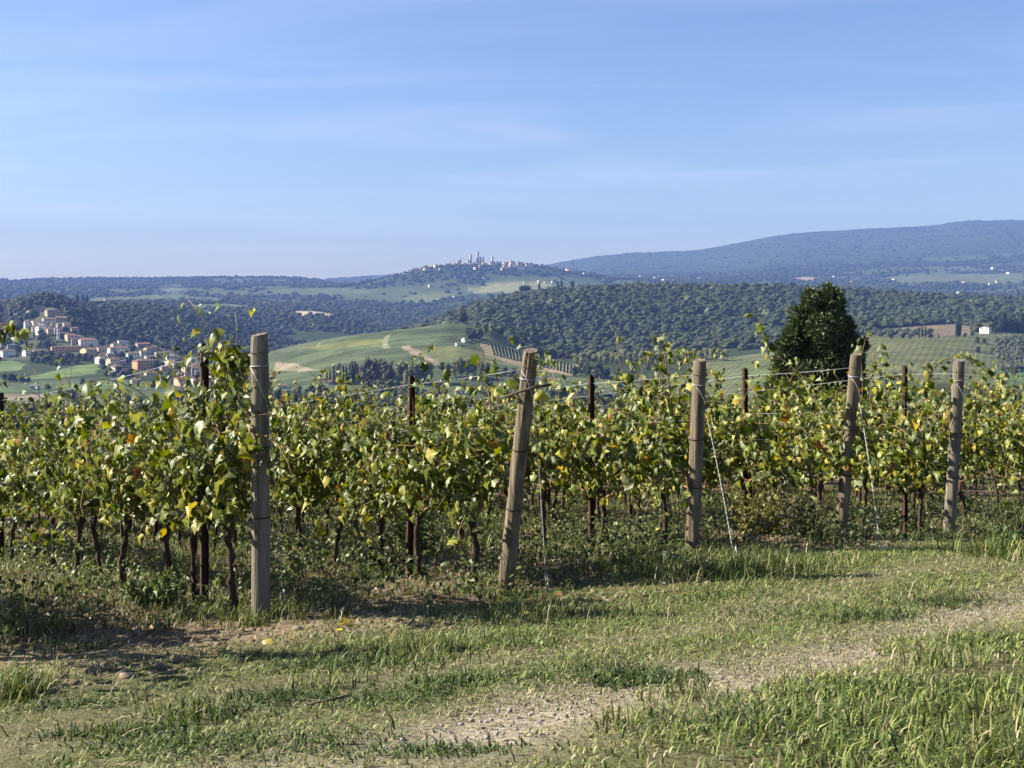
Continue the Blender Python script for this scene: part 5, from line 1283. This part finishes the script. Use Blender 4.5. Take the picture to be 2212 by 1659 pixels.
def building(name, x, y, w, d, h, rz, wall, roof, kind='gable', floors=2, wins=True, label='', cat='house', group=None, z=None, pitch=0.34, deep=6.0):
    e = empty(name, (x, y, (terr_xy(x, y) if z is None else z)), rz)
    mb = MB(); ov = .45; rh = d / 2 * pitch if kind == 'gable' else min(w, d) / 2 * pitch
    mb.box((0, 0, (h - deep) / 2), (w, d, h + deep))
    if kind == 'gable':
        for s in (-1, 1): mb.poly([(s * w / 2 * .999, -d / 2, h), (s * w / 2 * .999, d / 2, h), (s * w / 2 * .999, 0, h + rh)][::s])
    obj('wall', mb.mesh('wall', M['wall_' + wall]), e)
    mb = MB(); W2, D2 = w / 2 + ov, d / 2 + ov; t = .22; zo = h - ov * pitch + .02
    if kind == 'gable':
        for s in (-1, 1):
            a = [(-W2, s * D2, zo), (W2, s * D2, zo), (W2, 0, h + rh + .02), (-W2, 0, h + rh + .02)]
            up_ = [(p[0], p[1], p[2] + t) for p in a]
            if s > 0: a, up_ = a[::-1], up_[::-1]
            mb.poly(up_); mb.poly(a[::-1])
            for i in range(4): mb.poly([a[i], a[(i + 1) % 4], up_[(i + 1) % 4], up_[i]])
    elif kind == 'hip':
        r_ = max(0, W2 - D2)
        b4 = [(-W2, -D2, zo), (W2, -D2, zo), (W2, D2, zo), (-W2, D2, zo)]; u4 = [(p[0], p[1], zo + t) for p in b4]; p1, p2 = (-r_, 0, h + rh + t), (r_ + .01, 0, h + rh + t)
        mb.poly(b4[::-1])
        for i in range(4): mb.poly([b4[i], b4[(i + 1) % 4], u4[(i + 1) % 4], u4[i]])
        mb.poly([u4[0], u4[1], p2, p1]); mb.poly([u4[1], u4[2], p2]); mb.poly([u4[2], u4[3], p1, p2]); mb.poly([u4[3], u4[0], p1])
    else:
        mb.box((0, 0, h + .15), (w + .5, d + .5, .3)); rh = .2
    ro = obj('roof', mb.mesh('roof', M['roof_' + roof]), e)
    if wins and kind != 'flat': obj('chimney', CHIM, ro, (w * random.uniform(-.3, .3), d * .18, h + rh * .55))
    if wins:
        nf = max(1, int(w / 3.6)); nl = max(1, int(d / 4.0)); fh = h / floors
        for f in range(floors):
            for i in range(nf):
                xx = -w / 2 + w * (i + .5) / nf
                if f == 0 and i == nf // 2: obj('door', DOOR, e, (xx, -d / 2 - .003, 0.05)); continue
                obj('window', WIN, e, (xx, -d / 2 - .003, fh * (f + .55)))
            for i in range(nl):
                obj('window', WIN, e, (-w / 2 - .003, -d / 2 + d * (i + .5) / nl, fh * (f + .55)), (0, 0, R(-90)))
    tag(e, label, cat, group)
    return e
SRC = W0 / 4000.0
# hillside village: centre x, foot y, width, wall height (photo pixels), wall, roof, form, storeys, depth/width, turn
random.seed(21)
VIL = [(200, 1232, 46, 22, 'stone', 'brown', 'hip', 2, .8, 14), (155, 1216, 40, 22, 'stone', 'brown', 'flat', 2, .6, 10), (118, 1238, 24, 24, 'cream', 'brown', 'hip', 2, .9, 25),
       (238, 1262, 46, 22, 'stone', 'tile', 'gable', 2, .7, 20), (188, 1263, 46, 16, 'cream', 'brown', 'gable', 2, .7, 25), (138, 1270, 30, 15, 'cream', 'tile', 'gable', 1, .8, 35), (165, 1282, 22, 26, 'white', 'brown', 'gable', 2, 1.1, 55),
       (189, 1300, 20, 26, 'white', 'brown', 'hip', 3, 1.2, 55), (256, 1278, 32, 14, 'cream', 'brown', 'gable', 1, .9, 35), (292, 1298, 32, 14, 'pink', 'tile', 'hip', 2, .8, 20), (276, 1331, 40, 22, 'pink', 'tile', 'gable', 2, .9, 35),
       (344, 1350, 74, 24, 'white', 'red', 'hip', 2, .55, 22), (258, 1374, 128, 20, 'orange', 'brown', 'gable', 2, .18, 12), (346, 1390, 52, 26, 'yellow', 'tile', 'gable', 2, .9, 40), (398, 1372, 44, 14, 'pink', 'brown', 'gable', 1, .5, 20),
       (30, 1392, 60, 24, 'white', 'brown', 'hip', 2, .5, 30), (16, 1348, 40, 16, 'white', 'brown', 'gable', 2, .6, 30), (48, 1358, 42, 12, 'grey', 'grey', 'flat', 1, .5, 20), (112, 1388, 46, 18, 'white', 'brown', 'gable', 2, .6, 30), (152, 1386, 48, 16, 'grey', 'brown', 'hip', 2, .6, 25),
       (398, 1420, 44, 26, 'white', 'brown', 'gable', 2, .8, 35), (440, 1428, 46, 26, 'cream', 'tile', 'gable', 2, .7, 30), (452, 1452, 40, 24, 'white', 'tile', 'hip', 2, .9, 40), (474, 1376, 48, 20, 'white', 'tile', 'gable', 2, .7, 28), (480, 1348, 42, 18, 'white', 'grey', 'flat', 1, .6, 8),
       (518, 1404, 54, 26, 'white', 'brown', 'hip', 2, .6, 28), (556, 1442, 72, 36, 'orange', 'brown', 'hip', 3, .6, 32), (556, 1360, 56, 14, 'stone', 'tile', 'gable', 2, .6, 25), (626, 1400, 46, 22, 'grey', 'brown', 'gable', 2, .7, 25), (583, 1412, 40, 20, 'cream', 'brown', 'gable', 2, .7, 28),
       (602, 1468, 84, 14, 'cream', 'red', 'gable', 1, .35, 14), (530, 1498, 40, 14, 'grey', 'grey', 'gable', 1, .6, 10), (708, 1432, 60, 20, 'grey', 'grey', 'flat', 2, .6, 12), (658, 1430, 26, 24, 'cream', 'tile', 'hip', 2, 1, 40), (762, 1458, 54, 30, 'white', 'brown', 'hip', 2, .8, 30),
       (716, 1508, 62, 34, 'pink', 'red', 'hip', 2, .8, 32), (770, 1512, 52, 32, 'cream', 'tile', 'gable', 2, .8, 30), (820, 1458, 56, 14, 'grey', 'grey', 'hip', 1, .6, 20), (832, 1488, 40, 18, 'white', 'tile', 'gable', 1, .7, 30), (600, 1368, 30, 14, 'pink', 'tile', 'gable', 1, .8, 30),
       (648, 1388, 30, 14, 'white', 'tile', 'gable', 1, .8, 35), (430, 1400, 30, 14, 'pink', 'brown', 'gable', 1, .7, 25), (310, 1330, 30, 16, 'cream', 'tile', 'hip', 2, .8, 30), (690, 1472, 34, 12, 'white', 'grey', 'gable', 1, .6, 20)]
VIL.sort(key=lambda v: v[0])
HOUSES = []
for i, (cx, by, w, h, wl_, rf, kd, fl, dw, rz) in enumerate(VIL):
    p = hit(cx * SRC, by * SRC, 1000, 1720); s = p[1] / F0 * SRC
    ww = w * s * .86; hh = max(2.8 * fl if fl > 1 else 3.0, h * s * .92)
    nm = {0: 'village_house'}.get(0)
    lb = '%s-walled %s with %s roof, %s from the left in the hillside village' % (wl_, 'keep' if i == -1 else ('barn' if fl == 1 and w > 60 else 'house'), {'red': 'bright red', 'brown': 'brown tile', 'tile': 'terracotta', 'grey': 'grey'}[rf], ordinal(i))
    rz = rz + random.uniform(4, 26); dw = dw if w > 80 else min(1.15, dw * 1.25)
    building(nm, p[0], p[1], ww, ww * dw, hh, R(rz), wl_, rf, kd, fl, True, lb, 'house', 'houses of the hillside village')
    HOUSES.append((p[0], p[1], ww * .62))
random.seed(77); FILL = []; tries = 0
while len(FILL) < 46 and tries < 5000:
    tries += 1
    t = random.random(); cx = 70 + 760 * t; by = np.interp(cx, [70, 140, 200, 300, 400, 500, 600, 700, 830], [1262, 1262, 1280, 1330, 1385, 1400, 1408, 1440, 1475]) + random.uniform(-26, 34)
    p = hit(cx * SRC, by * SRC, 1000, 1720); s = p[1] / F0 * SRC; w = random.uniform(18, 36)
    if any((p[0] - a) ** 2 + ((p[1] - b_) * .8) ** 2 < (r + w * s * .42) ** 2 for a, b_, r in HOUSES): continue
    HOUSES.append((p[0], p[1], w * s * .5)); FILL.append((cx, by, p, w * s, random.choice((3.2, 5.6, 5.6, 8.2))))
FILL.sort(key=lambda q: q[0])
for i, (cx, by, p, w, h) in enumerate(FILL):
    wl_ = random.choice(('cream', 'white', 'cream', 'stone', 'pink', 'grey', 'yellow'))
    building('village_cottage', p[0], p[1], w, w * random.uniform(.6, .9), h, R(random.uniform(15, 60)), wl_, random.choice(('brown', 'tile', 'brown', 'grey')), random.choice(('gable', 'hip', 'gable')), max(1, int(h / 2.8)), True,
             'small %s cottage, %s from the left of those wedged between the village houses' % (wl_, ordinal(i)), 'house', 'small cottages of the hillside village')
# bell tower and chimney row in the village
p = hit(228 * SRC, 1335 * SRC, 1000, 1720)
e = empty('bell_tower', (p[0], p[1], terr_xy(*p)), R(30)); tag(e, 'thin white bell tower among the upper village trees', 'tower')
mb = MB(); mb.box((0, 0, 6), (3.2, 3.2, 22)); obj('shaft', mb.mesh('shaft', M['wall_white']), e); mb = MB(); mb.box((0, 0, 17.2), (3.8, 3.8, .5)); mb.box((0, 0, 18.4), (3.4, 3.4, 2.0), taper=.1); obj('roof', mb.mesh('roof', M['roof_tile']), e)
for q in range(2): obj('window', WIN, e, (0, -1.61, 13.5 - q * 5)); obj('window', WIN, e, (-1.61, 0, 13.5 - q * 5), (0, 0, R(-90)))
# trees between the houses
random.seed(31); n = 0
while n < 230:
    px, py = random.uniform(-20, 560), random.uniform(690, 836)
    p = hit(px, py, 1000, 1700)
    if not inside(VILLAGE, np.array([p[0]]), np.array([p[1]]))[0]: continue
    if any((p[0] - a) ** 2 + (p[1] + 3 - b) ** 2 < (r + 2.5) ** 2 for a, b, r in HOUSES): continue
    k = random.choices(('oak', 'dark', 'cypress', 'light', 'shrub'), (5, 4, 1.2, 2, 2))[0]
    tree({'oak': 'garden_tree', 'dark': 'evergreen_tree', 'cypress': 'cypress_tree', 'light': 'pale_tree', 'shrub': 'garden_shrub'}[k], k, p[0], p[1], {'oak': random.uniform(6, 11), 'dark': random.uniform(6, 12), 'cypress': random.uniform(9, 15), 'light': random.uniform(5, 9), 'shrub': 3.4}[k],
         '%s, # from left among the houses of the hillside village' % {'oak': 'green garden tree', 'dark': 'dark evergreen', 'cypress': 'slim cypress', 'light': 'pale garden tree', 'shrub': 'low garden shrub'}[k], 'village %s' % k)
    n += 1
# hedge trees round the green fields under the village
for i, (px, py, h) in enumerate(((10, 822, 8), (22, 824, 9), (34, 824, 8), (48, 826, 7), (60, 826, 6), (110, 790, 7), (122, 790, 8), (136, 788, 9), (150, 787, 8), (165, 786, 7), (230, 812, 7), (246, 815, 8), (262, 818, 9), (276, 818, 12), (225, 798, 7), (180, 826, 5), (300, 835, 7), (330, 838, 8), (104, 842, 6), (205, 832, 4), (175, 830, 4), (95, 785, 9), (106, 783, 10), (118, 782, 10), (130, 781, 11), (143, 780, 11), (156, 779, 11), (169, 779, 10), (182, 780, 10), (196, 782, 9), (208, 784, 9), (222, 790, 9), (70, 783, 8), (82, 784, 8), (240, 802, 9), (256, 808, 10), (270, 812, 9), (286, 818, 8))):
    plant(('oak', 'oak', 'dark')[i % 3], 'hedge_tree', px, py, h, 'hedge tree, %s in the hedges round the green fields under the village' % ordinal(i), 900, 1400, 1.2, 'hedge trees under the village')
# single farm buildings: src x, src foot y, width, wall height px, ..., distance range
FARM = [('shed', 137, 1521, 40, 14, 'white', 'grey', 'gable', 1, .6, 15, 850, 1200, 'long pale shed standing in the field at lower left'),
        ('farmhouse', 2140, 1508, 64, 24, 'pink', 'red', 'hip', 2, .6, 22, 850, 1100, 'pinkish farmhouse with red roof right of the leaning post'),
        ('farmhouse', 1815, 1262, 20, 8, 'pink', 'brown', 'gable', 1, .7, 20, 1100, 1400, 'small farmhouse at the top of the green vineyard hill'),
        ('farmhouse', 1836, 1262, 16, 8, 'white', 'tile', 'gable', 1, .8, 30, 1100, 1400, 'small white outbuilding at the top of the green vineyard hill'),
        ('chapel', 1812, 1336, 14, 14, 'white', 'grey', 'gable', 1, 1.2, 50, 1000, 1300, 'small white gabled building between trees on the vineyard hill'),
        ('shed', 1788, 1350, 18, 6, 'white', 'grey', 'gable', 1, .6, 25, 950, 1250, 'low white shed below the vineyard hill trees'),
        ('farmhouse', 3850, 1302, 40, 22, 'white', 'tile', 'gable', 2, .9, 50, 1150, 1450, 'white farmhouse at the right above the olive grove'),
        ('barn', 3886, 1298, 30, 18, 'orange', 'tile', 'gable', 1, .8, 30, 1150, 1450, 'reddish barn beside the white farmhouse at the right'),
        ('barn', 1305, 1502, 56, 12, 'cream', 'red', 'gable', 1, .4, 10, 850, 1000, 'red-roofed barn behind the vines below the cypress clump'),
        ('barn', 1095, 1520, 60, 14, 'white', 'brown', 'gable', 1, .5, 14, 850, 1000, 'brown-roofed farm just right of the tall upright post'),
        ('barn', 1045, 1505, 40, 12, 'grey', 'grey', 'gable', 1, .6, 18, 850, 1050, 'grey barn behind the brown-roofed farm by the upright post'),
        ('greenhouse', 1800, 1538, 46, 6, 'white', 'grey', 'flat', 1, .4, 6, 800, 950, 'low white greenhouse left of the leaning post'),
        ('farmhouse', 1990, 1160, 34, 16, 'pink', 'tile', 'gable', 2, .6, 25, 1850, 2150, 'farmhouse beside the umbrella pine on the wooded crest'),
        ('farmhouse', 430, 1158, 50, 10, 'pink', 'brown', 'gable', 2, .5, 25, 2600, 3600, 'long farmhouse on the hazy left slope, near the smoke'),
        ('farmhouse', 466, 1160, 26, 8, 'cream', 'brown', 'gable', 1, .6, 25, 2600, 3600, 'cream outbuilding beside the long hazy farmhouse on the left'),
        ('farmhouse', 2500, 1342, 60, 8, 'cream', 'tile', 'gable', 1, .5, 20, 900, 1240, 'low farm building behind the vines left of the middle post')]
for nm, cx, by, w, h, wl_, rf, kd, fl, dw, rz, d0, d1, lb in FARM:
    p = hit(cx * SRC, by * SRC, d0, d1); s = p[1] / F0 * SRC
    building(nm, p[0], p[1], w * s * .88, w * s * dw, max(2.6, h * s), R(rz), wl_, rf, kd, fl, w > 18 and d1 < 2300, lb, nm)
# far houses along the foot of the mountain and on the hazy slopes
FAR = [(2288, 1068, 16), (2440, 1088, 24), (2505, 1084, 20), (2560, 1088, 16), (2596, 1098, 26), (2692, 1092, 14), (2733, 1092, 16), (2788, 1094, 14), (3026, 1090, 14), (3258, 1086, 12), (3328, 1106, 20), (3494, 1096, 22), (3770, 1108, 30), (3790, 1112, 20),
       (3868, 1116, 14), (3897, 1104, 16), (3941, 1070, 26), (3880, 1052, 22), (3745, 1148, 16), (3648, 1155, 14), (3915, 1060, 14), (1362, 1103, 22), (1385, 1100, 14), (1340, 1112, 16), (1720, 1058, 16), (1583, 1075, 16), (1680, 1120, 18), (1778, 1085, 8),
       (2048, 1108, 8), (2104, 1104, 12), (2128, 1106, 10), (2160, 1106, 12), (890, 1080, 12), (1010, 1078, 10), (240, 1102, 12), (6, 1130, 14), (1775, 1165, 14), (1890, 1093, 12)]
FAR.sort()
for i, (cx, by, w) in enumerate(FAR):
    p = hit(cx * SRC, by * SRC, 3400, 6600); s = p[1] / F0 * SRC
    building('country_house', p[0], p[1], w * s * .8, w * s * .5, random.uniform(6, 9), R(random.uniform(10, 45)), random.choice(('white', 'cream', 'cream', 'yellow')), random.choice(('tile', 'brown')), 'gable', 2, False,
             'tiny pale house, %s from the left of those scattered on the hazy far slopes' % ordinal(i), 'house', 'far scattered houses')
# ------------------------------------------------------------------ hilltop town with its towers
TOW = [(750, 205, 262, 22, 'low squat'), (782, 192, 262, 26, 'broad square'), (880, 200, 248, 20, 'short slim'), (912, 140, 258, 27, 'second tallest'), (998, 103, 262, 27, 'tallest'), (1033, 168, 264, 22, 'left twin'), (1066, 172, 250, 18, 'right twin'), (1180, 165, 248, 26, 'lone right-hand'), (1408, 205, 240, 22, 'stumpy dark'), (1820, 262, 322, 14, 'slender far right')]
for zx, zt, zb, w, nm in TOW:
    px, pt, pb = (1550 + zx / 3.16) * SRC, (950 + zt / 3.16) * SRC, (950 + zb / 3.16) * SRC
    D = 4850.0; x = U_(px) * D; zt_ = EZ - (pt - HOR) / F0 * D; zb_ = min(EZ - (pb - HOR) / F0 * D, terr_xy(x, D)) - 5
    ww = w / 3.16 * SRC / F0 * D * 1.12; hh = zt_ - zb_
    e = empty('town_tower', (x, D, zb_), R(28)); tag(e, '%s stone tower of the hilltop town on the skyline' % nm, 'tower', 'towers of the hilltop town')
    mb = MB(); mb.box((0, 0, hh / 2 - .8), (ww * .8, ww * .8, hh - 1.6), taper=.94); obj('shaft', mb.mesh('shaft', M['wall_tower']), e)
    mb = MB(); mb.box((0, 0, hh - 1.3), (ww * .8, ww * .8, 1.2)); mb.box((0, 0, hh - .35), (ww * .74, ww * .74, .7)); obj('parapet', mb.mesh('parapet', M['wall_tower']), e)
    for q in (.55, .75): obj('window', WIN, e, (0, -ww * .4, hh * q), None, (1.2, 1, 1.6))
random.seed(41); TH = []
for i in range(70):
    if i < 46: px = random.uniform(885, 1130); D = random.uniform(4760, 4900)
    elif i < 60: px = random.uniform(1100, 1300); D = random.uniform(4720, 4860)
    else: px = random.uniform(1020, 1140); D = random.uniform(4560, 4690)
    TH.append((px, D))
TH.sort()
for i, (px, D) in enumerate(TH):
    x = U_(px) * D
    building('town_house', x, D, random.uniform(14, 32), random.uniform(10, 14), random.uniform(7, 12), R(random.uniform(5, 45)), random.choice(('cream', 'stone', 'yellow', 'cream', 'white')), random.choice(('tile', 'brown')), 'gable', 2, False,
             'pale house, %s from the left in the hilltop town below the towers' % ordinal(i), 'house', 'houses of the hilltop town', pitch=.28)

# ------------------------------------------------------------------ striped vineyard below the wooded hill
M['far_vine'] = vary_mat('far_vine', (0.075, 0.10, 0.035), .2, nscale=.3)
random.seed(51)
e = empty('hillside_vineyard', (0, 0, 0)); tag(e, 'striped vineyard of parallel rows on bare soil below the wooded hill', 'vineyard')
NROW = 25
for i in range(NROW):
    t = i / (NROW - 1)
    a = hit(1058 + 182 * t, 741 + 48 * t, 1000, 1330); b = hit(1066 + 172 * t, 767 + 42 * t, 950, 1300)
    V, Fc = [], []; n = 22
    for j in range(n):
        q = j / (n - 1); p = a + (b - a) * q; z = terr_xy(*p); nrm = np.array([b[1] - a[1], a[0] - b[0]]); nrm = nrm / (np.linalg.norm(nrm) + 1e-6)
        w = random.uniform(.25, .45); h = random.uniform(1.1, 1.6)
        V += [(p[0] - nrm[0] * w, p[1] - nrm[1] * w, z - .3), (p[0] - nrm[0] * w * .7, p[1] - nrm[1] * w * .7, z + h), (p[0] + nrm[0] * w * .7, p[1] + nrm[1] * w * .7, z + h), (p[0] + nrm[0] * w, p[1] + nrm[1] * w, z - .3)]
    for j in range(n - 1):
        for m in range(3): Fc.append((j * 4 + m, j * 4 + m + 1, j * 4 + m + 5, j * 4 + m + 4))
    obj('vine_row', mesh_np('vine_row', V, Fc, M['far_vine']), e)

# ------------------------------------------------------------------ smoke over the left slope, and the hazy air
def volume_mat(name, color, dens, aniso=0.0, absorb=(1, 1, 1)):
    m = bpy.data.materials.new(name); m.use_nodes = True; N = m.node_tree.nodes; L = m.node_tree.links; N.clear()
    out = N.new('ShaderNodeOutputMaterial'); v = N.new('ShaderNodeVolumePrincipled')
    v.inputs['Color'].default_value = (*color, 1); v.inputs['Density'].default_value = dens; v.inputs['Anisotropy'].default_value = aniso
    v.inputs['Absorption Color'].default_value = (*absorb, 1)
    L.new(v.outputs[0], out.inputs['Volume'])
    return m
sm = volume_mat('smoke', (0.9, 0.95, 1.0), 0.0026)
p = hit(330, 655, 2900, 4300); zb_ = terr_xy(*p)
P, Fi = ICO2
V, F2, n0 = [], [], 0
random.seed(61)
for i in range(9):
    t = i / 8; r = 6 + 22 * t
    q = P * np.array([r * 1.5, r, r * .75]) * rng.uniform(.85, 1.15, (len(P), 1)) + np.array([t * 75 + random.uniform(-12, 12) - 15, random.uniform(-10, 10), 5 + 32 * t])
    V.append(q); F2.append(Fi + n0); n0 += len(P)
o = obj('smoke', mesh_np('smoke', np.concatenate(V), np.concatenate(F2), sm), None, (p[0], p[1], zb_)); tag(o, 'thin pale smoke drifting over the hazy left slope', 'smoke', kind='stuff')

mb = MB(); mb.box((0, 5700, 250), (17600, 12200, 900)); hz_o = obj('haze', mb.mesh('haze', volume_mat('haze', HAZE_C, HAZE_D, 0.0, HAZE_A)))
tag(hz_o, 'thin blue air haze over the whole valley', 'haze', kind='stuff')

# number the look-alikes from left to right within their kind
by = {}
for o in list(sc.objects):
    if o.parent is None and '#' in str(o.get('label', '')): by.setdefault(o['label'], []).append(o)
for lb, os_ in by.items():
    os_.sort(key=lambda o: o.location.x / o.location.y)
    for i, o in enumerate(os_): o['label'] = lb.replace('#', ordinal(i))
